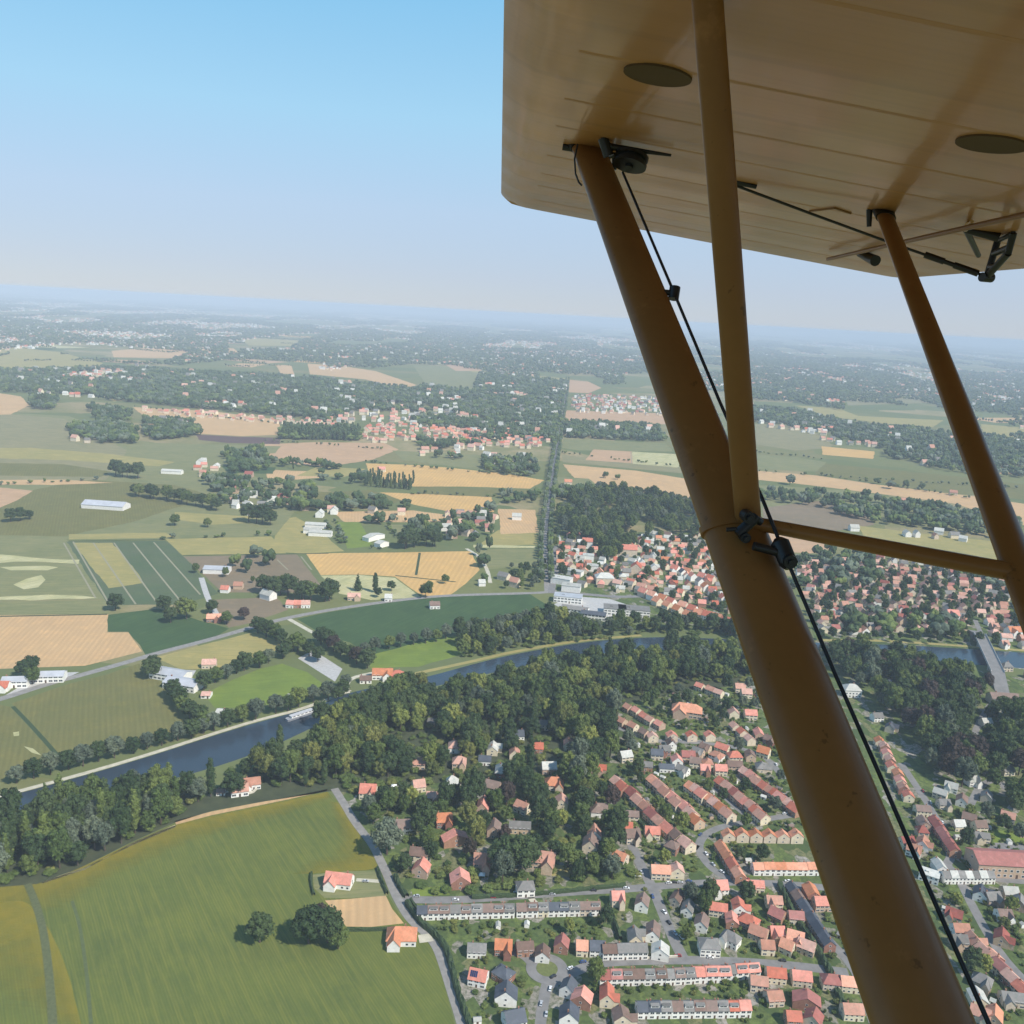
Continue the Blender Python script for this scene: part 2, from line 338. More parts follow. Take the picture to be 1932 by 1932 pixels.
# fields, listed as picture outlines that are laid on the flat ground
FIELDS = [
 ('crop', [(-250,1700),(0,1674),(80,1664),(150,1639),(250,1589),(330,1554),(400,1534),(483,1519),(540,1508),(618,1492),(640,1515),(668,1557),(694,1590),(708,1624),(728,1662),(733,1689),(753,1724),(790,1762),(815,1785),(833,1839),(858,1932),(885,2080),(900,2300),(-300,2300)], 1),
 ('wheat', [(-150,1165),(0,1161),(204,1158),(202,1193),(242,1193),(268,1229),(160,1256),(75,1259),(0,1262),(-150,1268)], 1),
 ('darkgreen', [(205,1160),(300,1148),(380,1172),(432,1186),(405,1203),(275,1237),(264,1217),(242,1192),(204,1192)], 2),
 ('brown', [(400,1132),(520,1126),(545,1150),(475,1175),(432,1184),(402,1160)], 2),
 ('striped', [(125,1022),(312,1020),(352,1055),(412,1120),(345,1141),(205,1141),(150,1060)], 2),
 ('striped', [(230,1023),(308,1022),(350,1057),(378,1100),(330,1108),(285,1112),(258,1070)], 3),
 ('khaki', [(137,1024),(212,1024),(250,1068),(270,1100),(205,1110),(165,1060)], 3),
 ('green', [(-120,1010),(0,1008),(125,1015),(150,1060),(203,1130),(100,1132),(-120,1135)], 1),
 ('cream', [(-60,1048),(0,1046),(60,1052),(100,1055),(150,1056),(148,1064),(80,1060),(0,1062),(-60,1064)], 2),
 ('cream', [(25,1103),(50,1092),(78,1085),(86,1094),(72,1108),(45,1112)], 2),
 ('cream', [(0,1070),(60,1068),(110,1070),(90,1076),(20,1076)], 2),
 ('green', [(-120,1136),(203,1132),(206,1157),(0,1160),(-120,1164)], 1),
 ('khaki', [(312,1017),(512,1012),(540,1044),(345,1048)], 1),
 ('brown', [(345,1050),(560,1046),(590,1085),(610,1110),(560,1118),(420,1118),(360,1062)], 1),
 ('khaki', [(525,982),(558,975),(583,990),(612,1012),(645,1040),(575,1045),(512,1040)], 1),
 ('khaki', [(590,1010),(612,1010),(650,1040),(590,1043)], 2),
 ('gold', [(577,1044),(700,1043),(888,1040),(905,1075),(880,1100),(850,1122),(800,1127),(775,1110),(745,1088),(680,1084),(605,1085)], 1),
 ('cream', [(605,1086),(680,1085),(745,1090),(775,1112),(795,1127),(700,1132),(640,1120)], 1),
 ('darkgreen', [(560,1168),(620,1155),(700,1142),(780,1131),(850,1125),(1000,1121),(1030,1140),(1042,1165),(960,1175),(870,1192),(760,1222),(700,1238),(660,1212),(610,1198)], 1),
 ('bright', [(690,1238),(800,1210),(900,1192),(1030,1175),(1100,1190),(1000,1208),(900,1228),(790,1258),(700,1262)], 2),
 ('olive', [(22,1327),(130,1290),(200,1273),(262,1252),(300,1282),(375,1360),(388,1386),(260,1415),(118,1442),(106,1425)], 1),
 ('olive', [(-150,1350),(0,1330),(18,1333),(112,1434),(80,1455),(-150,1500)], 1),
 ('cream', [(25,1382),(36,1380),(36,1388),(26,1389)], 2),
 ('cream', [(45,1408),(62,1412),(78,1425),(60,1420)], 2),
 ('khaki', [(292,1241),(400,1212),(482,1192),(520,1208),(548,1222),(480,1240),(420,1262),(340,1262)], 1),
 ('bright', [(385,1310),(440,1282),(490,1262),(532,1252),(580,1268),(618,1296),(560,1318),(480,1335),(405,1335)], 1),
 ('green', [(-300,780),(0,778),(130,785),(250,830),(420,850),(560,960),(520,1010),(300,1018),(120,1016),(-300,1010)], 1),
 ('dusty', [(-300,782),(0,780),(120,790),(240,850),(200,905),(0,915),(-300,918)], 2),
 ('olive', [(-200,930),(60,925),(160,905),(330,915),(400,935),(250,985),(120,1012),(-100,1008)], 2),
 ('khaki', [(-100,846),(60,845),(200,856),(330,872),(300,880),(120,868),(-100,862)], 3),
 ('olive', [(-100,872),(120,876),(210,890),(190,900),(-100,896)], 3),
 ('wheat', [(-60,906),(120,905),(215,911),(100,915),(-60,914)], 3),
 ('khaki', [(330,966),(480,975),(505,985),(400,990),(330,980)], 3),
 ('darkgreen', [(415,878),(520,882),(515,894),(430,892)], 3),
 ('khaki', [(130,1008),(312,1005),(330,1014),(130,1018)], 3),
 ('cream', [(-60,1126),(90,1122),(185,1128),(90,1131),(-60,1134)], 3),
 ('pinkish', [(-100,922),(0,920),(62,926),(30,945),(0,958),(-100,965)], 3),
 ('wheat', [(-100,738),(0,742),(40,748),(55,765),(20,782),(-100,785)], 2),
 ('khaki', [(180,742),(270,740),(280,745),(215,758)], 2),
 ('wheat', [(250,768),(400,776),(525,792),(532,820),(460,823),(370,818),(290,800)], 2),
 ('darkbrown', [(370,820),(450,824),(530,826),(528,838),(430,836),(375,830)], 2),
 ('green', [(300,836),(530,842),(520,855),(420,860),(330,850)], 2),
 ('pinkish', [(500,838),(600,834),(725,836),(752,848),(700,868),(620,880),(560,876),(500,862)], 2),
 ('khaki', [(600,880),(690,885),(650,900),(560,898)], 2),
 ('green', [(740,850),(900,858),(1010,885),(930,890),(760,868)], 2),
 ('gold', [(690,874),(800,878),(940,892),(1028,906),(1000,922),(870,918),(780,918),(700,898)], 2),
 ('olive', [(780,918),(1010,924),(1005,940),(800,932)], 2),
 ('gold', [(716,929),(800,932),(928,938),(932,966),(850,966),(780,952)], 2),
 ('wheat', [(500,886),(600,890),(620,900),(560,905),(505,902)], 2),
 ('wheat', [(628,966),(780,963),(850,972),(860,985),(780,985),(650,985)], 2),
 ('olive', [(560,930),(700,925),(760,945),(700,960),(560,960)], 2),
 ('bright', [(632,985),(680,985),(705,1030),(655,1035)], 3),
 ('green', [(728,990),(760,990),(790,1030),(765,1033)], 3),
 ('wheat', [(940,960),(1010,962),(1016,1005),(945,1008)], 2),
 ('khaki', [(940,1000),(1012,1003),(1014,1028),(900,1030)], 2),
 ('green', [(895,1035),(1010,1035),(1018,1065),(920,1075)], 2),
 ('cream', [(893,1028),(1010,1030),(1010,1034),(893,1033)], 3),
 ('green', [(1062,828),(1255,836),(1270,852),(1090,850),(1060,845)], 2),
 ('pinkish', [(1120,848),(1192,852),(1194,874),(1105,868)], 3),
 ('cream', [(1192,852),(1290,858),(1300,884),(1194,875)], 3),
 ('dusty', [(1060,858),(1300,885),(1310,895),(1062,872)], 2),
 ('wheat', [(1062,876),(1200,888),(1310,906),(1330,955),(1220,940),(1140,932),(1090,910)], 2),
 ('green', [(1050,900),(1110,903),(1140,925),(1060,930)], 3),
 ('pinkish', [(1062,774),(1260,780),(1330,790),(1310,800),(1120,802),(1065,800)], 2),
 ('khaki', [(-200,650),(0,652),(110,664),(195,685),(180,695),(0,698),(-200,700)], 2),
 ('wheat', [(210,662),(330,652),(440,657),(455,668),(330,676),(215,674)], 2),
 ('wheat', [(580,686),(640,690),(708,700),(785,726),(770,738),(690,716),(585,706)], 2),
 ('wheat', [(520,688),(550,690),(555,706),(530,705)], 2),
 ('green', [(780,690),(850,692),(905,702),(890,738),(810,735)], 2),
 ('pinkish', [(840,688),(900,690),(910,700),(860,700)], 3),
 ('khaki', [(890,698),(1075,715),(1072,719),(890,702)], 3),
 ('pinkish', [(1070,716),(1110,720),(1135,732),(1110,742),(1070,740)], 2),
 ('khaki', [(450,637),(620,645),(615,654),(470,652)], 2),
 ('khaki', [(1500,765),(1580,770),(1620,785),(1780,793),(1760,806),(1660,798),(1560,785)], 2),
 ('dusty', [(1425,800),(1480,802),(1560,822),(1570,845),(1500,850),(1425,838)], 2),
 ('gold', [(1550,842),(1650,852),(1648,866),(1552,858)], 3),
 ('green', [(1425,858),(1500,862),(1560,872),(1540,890),(1425,884)], 2),
 ('olive', [(1530,872),(1700,888),(1860,905),(1960,918),(1960,945),(1780,930),(1540,895)], 2),
 ('wheat', [(1425,888),(1540,897),(1660,915),(1850,938),(1960,955),(1960,1000),(1800,950),(1660,932),(1500,912),(1425,905)], 2),
 ('khaki', [(1850,800),(1990,812),(1990,840),(1860,828)], 2),
 ('wheat', [(1880,880),(1990,890),(1990,900),(1885,894)], 2),
 ('dusty', [(1590,740),(1760,745),(1770,760),(1600,765)], 2),
 ('green', [(1430,915),(1600,925),(1900,975),(1900,1010),(1600,985),(1440,960)], 1),
 ('brown', [(1440,958),(1545,945),(1620,955),(1650,990),(1560,1004),(1440,1010)], 2),
 ('khaki', [(1620,992),(1700,1002),(1880,1022),(1990,1035),(1990,1075),(1890,1066),(1740,1045),(1630,1015)], 2),
 ('pinkish', [(1440,1000),(1560,1012),(1620,1022),(1530,1044),(1450,1040)], 3),
 ('wheat', [(613,1699),(660,1696),(728,1690),(740,1715),(762,1742),(700,1749),(653,1748),(640,1730)], 2),
 ('green', [(590,1650),(640,1645),(712,1642),(732,1690),(660,1695),(612,1694),(592,1675)], 2),
 ('bright', [(1820,1566),(1990,1570),(1990,1590),(1840,1590)], 3),
 ('bright', [(1040,1500),(1070,1500),(1075,1530),(1045,1550)], 3),
 ('khaki', [(1040,1630),(1085,1636),(1080,1655),(1035,1652)], 4),
 ('olive', [(800,1500),(870,1505),(860,1525),(790,1520)], 4),
 ('bright', [(775,1678),(830,1672),(850,1688),(780,1692)], 4),
 ('cream', [(75,1662),(160,1637),(250,1590),(330,1556),(332,1560),(252,1594),(160,1641),(80,1667)], 2),
 ('wheat', [(330,1549),(400,1531),(483,1515),(540,1505),(618,1489),(618,1492),(540,1509),(483,1521),(400,1538),(332,1556)], 3),
]
for k, pts, lay in FIELDS: poly('field', pts, FM[k], lay, jag=3.0 if k == 'cream' and pts[0][1] > 1000 and pts[0][1] < 1480 and pts[0][0] < 100 else (1.0 if lay > 1 else 0.4))

# ground of the built-up and wooded land
poly('garden_ground', [(640,1495),(700,1460),(1150,1290),(1320,1285),(1420,1285),(1480,1250),(1560,1225),(1700,1240),(2050,1300),(2100,2300),(890,2300),(873,1932),(850,1861),(833,1804),(775,1740),(753,1699),(733,1649),(700,1589)], m_garden, 1)
poly('garden_ground', [(1030,1000),(1180,1005),(1330,1000),(1400,1180),(1300,1180),(1060,1160),(1040,1110)], m_garden, 2)
poly('garden_ground', [(1490,1045),(1600,1045),(1720,1050),(2050,1100),(2050,1280),(1700,1230),(1540,1215)], m_garden, 2)
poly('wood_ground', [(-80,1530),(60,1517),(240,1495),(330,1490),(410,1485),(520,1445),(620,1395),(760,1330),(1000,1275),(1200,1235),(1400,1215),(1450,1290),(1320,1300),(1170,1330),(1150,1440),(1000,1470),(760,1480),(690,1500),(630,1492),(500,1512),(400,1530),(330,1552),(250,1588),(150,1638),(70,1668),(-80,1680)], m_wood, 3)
poly('paved_yard', [(562,1242),(588,1228),(612,1240),(646,1262),(632,1286),(600,1266)], m_conc, 3)
poly('paved_yard', [(1045,1140),(1080,1125),(1150,1130),(1210,1150),(1160,1165),(1080,1160)], m_conc, 4)
poly('paved_yard', [(1870,1590),(1990,1590),(1990,1612),(1860,1612)], m_asph, 4)
poly('paved_yard', [(0,1318),(80,1270),(150,1268),(100,1290),(20,1316)], m_conc, 3)
poly('paved_yard', [(300,1262),(370,1265),(345,1305),(318,1290)], m_conc, 3)
# soft-edged strips of flowers in the crop
def strip(name, outer, inner, mat, layer=2):
    O = smooth_line([G(*p) for p in outer]); I = smooth_line([G(*p) for p in inner]); z = zlay(O, layer)
    K = 6; vs = []; fs = []; at = []
    for o, i in zip(O, I):
        for k in range(K+1):
            p = o.lerp(i, k/K); vs.append((p.x, p.y, z)); at.append(1-k/K)
    for a in range(len(O)-1):
        for k in range(K):
            q = a*(K+1)+k; fs.append((q, q+1, q+K+2, q+K+1))
    mb = MB(); mb.add(vs, fs); o = mb.build(name, mat)
    a = o.data.attributes.new('edge', 'FLOAT', 'POINT'); a.data.foreach_set('value', at)
    return tag(o, kind='structure')
def flowermat(name, c1, c2):
    m, nt, b = newmat(name); b.inputs['Roughness'].default_value = 1; b.inputs['Specular IOR Level'].default_value = 0.05
    pos = N(nt, 'ShaderNodeNewGeometry').outputs['Position']
    at = nt.nodes.new('ShaderNodeAttribute'); at.attribute_name = 'edge'
    nt.links.new(mixc(nt, ramp(nt, noise(nt, pos, 0.12, 4), [(0.35, 0.0), (0.65, 1.0)]), c1, c2), b.inputs['Base Color'])
    mp = nt.nodes.new('ShaderNodeMapping'); mp.inputs['Rotation'].default_value = (0, 0, -CROPANG); mp.inputs['Scale'].default_value = (0.05, 0.5, 1); nt.links.new(pos, mp.inputs['Vector'])
    f = math_(nt, 'ADD', math_(nt, 'MULTIPLY', noise(nt, mp.outputs[0], 1.0, 4, 0.7), 0.9), math_(nt, 'MULTIPLY', noise(nt, pos, 0.05, 4), 0.7))
    f = math_(nt, 'ADD', f, math_(nt, 'MULTIPLY_ADD', at.outputs['Fac'], 1.6, -1.22), clamp=True)
    b.inputs['Alpha'].default_value = 1; nt.links.new(math_(nt, 'MULTIPLY', f, 0.6), b.inputs['Alpha'])
    return m
m_flow = flowermat('yellow_flowers', (0.29, 0.225, 0.032), (0.23, 0.20, 0.036))
strip('flower_strip', [(-250,1700),(0,1674),(80,1664),(150,1639),(250,1589),(330,1556),(400,1540),(483,1523),(618,1494)],
      [(-250,2000),(0,1770),(150,1735),(240,1660),(330,1620),(430,1585),(480,1568),(560,1545),(628,1512)], m_flow, 2)
strip('flower_strip', [(640,1515),(668,1557),(694,1590),(708,1624),(715,1640),(650,1644),(585,1648)],
      [(610,1510),(625,1555),(620,1590),(600,1605),(570,1610),(540,1625),(540,1650)], m_flow, 3)
strip('flower_strip', [(-100,1720),(10,1700),(60,1700),(120,1800),(160,1960),(200,2100)], [(-100,2300),(-60,2000),(10,1990),(90,2000),(130,2050),(160,2200)], m_flow, 4)
road('field_track', [(52,1668),(68,1705),(82,1755),(92,1830),(100,1932),(108,2100)], 3.0, simple('wheel_track', (0.105, 0.115, 0.05), 1, (0.065, 0.08, 0.032), 0.5), 5)
road('field_track', [(136,1700),(152,1750),(163,1830),(172,1932)], 1.3, simple('wheel_track_thin', (0.085, 0.11, 0.04), 1, (0.07, 0.085, 0.035), 0.3), 5)
m_line = simple('plot_line', (0.27, 0.25, 0.17), 1)
for a, b in (((138,1022),(204,1136)), ((176,1024),(256,1140)), ((215,1024),(294,1134)), ((251,1024),(342,1136)), ((290,1023),(378,1122)),
             ((120,1024),(180,1128)), ((483+40,1056),(483+60,1075)), ((483+85,1050),(483+105,1075)), ((1190,700+153),(1192,874))):
    road('plot_divider', [a, b], 1.5, m_line, 4, sm=0)
road('field_edge', [(24,1333),(62,1372),(118,1436)], 2.5, m_hedge, 3)
for a, b in (((312,1018),(130,1021)), ((345,1048),(620,1044)), ((1062,872),(1320,896)), ((0,1163),(203,1159)), ((792,1043),(785,1085)), ((746,1086),(860,1098))):
    road('field_edge', [a, b], 2.6, FM['dusty'] if a[0] > 1000 else m_hedge, 4, sm=0)

# river
nb = [(-200,1560),(0,1505),(30,1499),(240,1441),(450,1373),(520,1354),(600,1332),(660,1305),(790,1282),(900,1251),(966,1235),(1100,1211),(1220,1202),(1300,1203),(1540,1213),(1700,1217),(1840,1225),(2050,1240)]
sb = [(-200,1640),(0,1560),(100,1530),(240,1492),(400,1450),(500,1415),(600,1368),(700,1319),(800,1300),(900,1276),(966,1261),(1100,1236),(1220,1226),(1300,1226),(1540,1238),(1700,1244),(1840,1254),(2050,1270)]
NBw = smooth_line([G(*p) for p in nb]); SBw = smooth_line([G(*p) for p in sb])
mb = MB(); vs = []; fs = []
for a, b in zip(NBw, SBw): vs += [(a.x, a.y, 0.06), (b.x, b.y, 0.06)]
for i in range(len(NBw)-1): fs.append((2*i, 2*i+1, 2*i+3, 2*i+2))
mb.add(vs, fs); tag(mb.build('river', m_water), kind='structure')
road('towpath', [(-200,1556),(0,1501),(30,1495),(240,1437),(450,1369),(520,1350),(560,1341),(640,1312),(660,1302)], 3.4, m_path, 7)
road('towpath', [(655,1308),(652,1292),(662,1280),(690,1272),(720,1268)], 4.0, m_path, 8)
road('towpath', [(780,1272),(900,1246),(966,1230),(1100,1207),(1210,1199)], 4.5, FM['khaki'], 7)
road('towpath', [(1530,1208),(1640,1208),(1720,1212),(1830,1220),(1990,1232)], 5, FM['khaki'], 7)

# roads
LANE = [(631,1488),(648,1515),(668,1549),(684,1570),(702,1592),(716,1620),(730,1649),(745,1685),(757,1708),(775,1736),(800,1757),(820,1778),(833,1806),(850,1861),(873,1932),(900,2050),(930,2250)]
road('country_lane', LANE, 4.2, m_lane, 8)
ST = {
 'a': [(760,1697),(850,1699),(960,1692),(1080,1683),(1180,1678),(1232,1673),(1320,1666),(1400,1664),(1480,1668),(1560,1675)],
 'b': [(1190,1590),(1205,1625),(1231,1674),(1248,1716),(1272,1775),(1290,1810)],
 'c': [(1028,1862),(1050,1850),(1086,1832),(1126,1817),(1191,1813),(1291,1811),(1391,1814),(1500,1822),(1600,1835)],
 'd': [(1034,1845),(1027,1879),(1019,1932),(1010,2050)],
 'e': [(1032,1850),(1012,1836),(1003,1815),(985,1800),(960,1795)],
 'f': [(1545,1530),(1450,1545),(1376,1556),(1341,1567),(1321,1584),(1318,1604),(1333,1629),(1356,1649),(1391,1664)],
 'g': [(1172,1486),(1215,1530),(1262,1580),(1318,1600)],
 'h': [(1225,1470),(1270,1515),(1330,1560)],
 'i': [(1330,1470),(1380,1515),(1420,1548)],
 'j': [(1160,1370),(1230,1400),(1330,1400),(1440,1420),(1480,1470)],
 'k': [(1480,1670),(1530,1740),(1590,1800),(1620,1840),(1650,1932)],
 'l': [(1700,1440),(1760,1530),(1800,1610),(1780,1640),(1880,1660),(1960,1665)],
 'm': [(1800,1640),(1850,1740),(1900,1820),(1990,1900)],
 'n': [(1840,1170),(1862,1222),(1880,1270),(1893,1300),(1860,1340),(1830,1400),(1850,1440)],
 'o': [(1830,1520),(1850,1480),(1880,1470),(1900,1490)],
}
for k, p in ST.items(): road('street', p, 4.3 if k not in 'abc' else 5.0, m_asph, 5 if k in 'bdfghijkmo' else 6)
road('main_road', [(-200,1375),(0,1320),(90,1290),(160,1272),(262,1243),(290,1234),(400,1206),(480,1182),(540,1166),(620,1151),(700,1139),(780,1129),(850,1123),(1010,1119),(1035,1117)], 6.5, m_lane, 6)
road('side_road', [(545,1168),(575,1185),(605,1202),(640,1206)], 4, m_path, 5)
road('side_road', [(380,1090),(392,1130),(412,1165)], 5, m_conc, 5)
road('avenue', [(1071,716),(1066,760),(1058,800),(1050,850),(1042,900),(1036,950),(1030,1000),(1030,1050),(1034,1117)], 7, m_lane, 6)
road('side_road', [(880,1035),(905,1050),(920,1075),(925,1100)], 4, m_path, 5)
road('town_street', [(1034,1117),(1090,1120),(1180,1128),(1260,1120),(1330,1110),(1400,1130)], 7, m_asph, 7)
road('town_street', [(1046,1030),(1050,1070),(1040,1115)], 7, m_asph, 6)
mb = MB(); c = G(1032, 1828); mb.tube((c.x, c.y, 0.0), (c.x, c.y, 0.22), 4.4, n=28)
tag(mb.build('traffic_island', simple('island_grass', (0.13, 0.15, 0.05), 1)), kind='structure')
mb = MB(); mb.tube((c.x, c.y, 0.0), (c.x, c.y, 0.14), 8.6, n=36); tag(mb.build('turning_circle', m_asph), kind='structure')

# ------------------------------------------------------------------ labels worked out from neighbours
LAND = [  # picture position, phrase
 (643,1656,'the red farmhouse in the crop'), (758,1759,'the orange house beside the lane'), (695,1491,'the red villa by the lane top'),
 (1046,1474,'the bright orange hipped villa'), (1023,1619,'the pinkish twin-gabled villa'), (991,1671,'the white-walled grey house'),
 (470,1476,'the white riverside villa'), (730,1270,'the orange riverside inn'), (1165,1690,'the tall red corner house'),
 (1296,1338,'the orange long-roofed school'), (1032,1829,'the grass traffic island'), (1246,1641,'the big orange corner house'),
 (858,1579,'the long red villa in the trees'), (978,1386,'the white villa deep in the wood'), (1246,1791,'the white gable house'),
 (1356,1669,'the red crossroads house'), (1441,1416,'the small orange cottage'), (1891,1316,'the long white mansion'),
 (1606,1301,'the white riverside manor'), (1900,1632,'the dark red hall'), (1794,1163,'the bridge-head house'),
 (1180,1150,'the white supermarket'), (1110,1030,'the white apartment block'), (1185,1040,'the red town hall'),
 (600,990,'the white farm sheds'), (410,1075,'the grey barn by the plots'), (200,952,'the long grey hangar'),
 (60,1300,'the roadside depot'), (395,1252,'the lone red cottage'), (405,1165,'the orange farmhouse'), (665,1125,'the pink brick farmhouse'),
 (1874,1250,'the river bridge'), (1531,1629,'the orange terrace end'), (1600,1060,'the far dark trees'), (1050,1000,'the tree-lined avenue'),
 (903,1836,'the red house with solar panels'), (953,1874,'the slate house with white gable'), (1403,1301,'the pink twins by the wood'), (310,890,'the far farmstead'),
]
ORD = ['nearest', 'second nearest', 'third nearest', 'fourth nearest', 'fifth nearest', 'sixth nearest', 'seventh nearest', 'eighth nearest', 'ninth nearest', 'tenth nearest', 'eleventh nearest', 'twelfth nearest']
def ordw(i):
    return ORD[i] if i < 12 else ['thirteenth','fourteenth','fifteenth','sixteenth','seventeenth','eighteenth','nineteenth','twentieth'][i-12]+' nearest' if i < 20 else '%dth nearest' % (i+1)
LEFTORD = ['leftmost', 'second', 'third', 'fourth', 'fifth', 'sixth', 'seventh', 'eighth', 'ninth', 'tenth', 'eleventh', 'twelfth', 'thirteenth', 'fourteenth', 'fifteenth', 'sixteenth', 'seventeenth', 'eighteenth', 'nineteenth', 'twentieth']
PENDING = []
def later(o, desc, cat, group): 
    v, q = proj(o.location); PENDING.append((o, desc, cat, group, v, q))
def resolve():
    bk = {}
    for e in PENDING:
        o, desc, cat, group, v, q = e
        L = min(LAND, key=lambda L: (L[0]-v)**2+((L[1]-q)*1.6)**2)
        dx, dy = v-L[0], (q-L[1])*1.3
        if abs(dx) >= abs(dy): d = 'left of' if dx < 0 else 'right of'
        else: d = 'behind' if dy < 0 else 'in front of'
        bk.setdefault((desc, L[2], d), []).append((math.hypot(dx, dy), e))
    for (desc, ph, d), es in bk.items():
        es.sort(key=lambda t: t[0])
        for i, (_, e) in enumerate(es):
            nm = ' '+ordw(i) if len(es) > 1 else ''
            tag(e[0], f'{desc}{nm} {d} {ph}', e[2], e[3])

# ------------------------------------------------------------------ houses
def gable_wall(w_, d_, h, rh, hip=False):
    mb = MB(); x, y = w_/2, d_/2
    v = [(-x,-y,0),(x,-y,0),(x,y,0),(-x,y,0),(-x,-y,h),(x,-y,h),(x,y,h),(-x,y,h)]
    f = [(0,1,5,4),(2,3,7,6),(1,2,6,5),(3,0,4,7),(0,3,2,1)]
    if not hip:
        v += [(-x,0,h+rh),(x,0,h+rh)]; f = [(0,1,5,4),(2,3,7,6),(1,2,6,9,5),(3,0,4,8,7),(0,3,2,1),(4,5,9,8),(6,7,8,9)]
    else: f.append((4,5,6,7))
    mb.add(v, f); return mb
def roof_mesh(w_, d_, h, rh, hip=False, ov=0.4):
    """a solid roof slab folded over the ridge"""
    mb = MB(); x, y = w_/2+ov*(1 if hip else 0.6), d_/2+ov; k = rh/(d_/2); ze = h-ov*k; t = 0.22; zr = h+rh
    ix = x-(y*0.85 if hip else 0); ix = max(ix, 0.3)
    lo = [(-x,-y,ze),(x,-y,ze),(x,y,ze),(-x,y,ze),(-ix,0,zr),(ix,0,zr)]
    hi = [(a,b,c+t) for a, b, c in lo]
    f = [(6,7,11,10),(8,9,10,11),(0,4,5,1),(2,5,4,3),(0,1,7,6),(1,2,8,7),(2,3,9,8),(3,0,6,9)]
    if hip: f += [(7,8,11),(9,6,10),(1,5,2),(3,4,0)]
    else: f = [(6,7,11,10),(8,9,10,11),(0,4,5,1),(2,5,4,3),(0,1,7,6),(2,3,9,8),(1,5,11,7),(5,2,8,11),(3,4,10,9),(4,0,6,10)]
    mb.add(lo+hi, f); return mb
_win = {}
def winmesh(kind):
    if kind in _win: return _win[kind]
    mb = MB()
    if kind == 'win': mb.box(-0.75,0.75,-0.05,0.02,-0.7,0.7,0); mb.box(-0.6,0.6,-0.075,-0.04,-0.55,0.55,1)
    elif kind == 'wide': mb.box(-1.25,1.25,-0.05,0.02,-0.75,0.75,0); mb.box(-1.1,-0.07,-0.075,-0.04,-0.6,0.6,1); mb.box(0.07,1.1,-0.075,-0.04,-0.6,0.6,1)
    elif kind == 'sky': mb.box(-0.5,0.5,-0.6,0.6,0,0.1,0); mb.box(-0.4,0.4,-0.5,0.5,0.08,0.13,1)
    elif kind == 'door': mb.box(-0.55,0.55,-0.06,0.02,0,2.15,0)
    me = mb.mesh(kind)
    for m in ([m_door] if kind == 'door' else [m_frame, m_glass]): me.materials.append(m)
    _win[kind] = me; return me
def put(name, me, parent, loc, rot=(0,0,0)):
    o = bpy.data.objects.new(name, me); COL.objects.link(o); o.parent = parent; o.location = loc; o.rotation_euler = rot; return o
KS = dict(barn=1, hangar=1, supermarket=1, workshop=1, office=1, hall=1, farmhouse=.82, inn=.85, inn_annex=.85, villa_annex=.9, school=.9, villa=.74, apartment_block=.85, town_house=.72, town_hall=.9, town_hall_annex=.9, mansion=.85, manor=.8, hut=.85, shed=.9)
def kof(n): return KS.get(n, .65)
HOUSES = []   # (x, y)
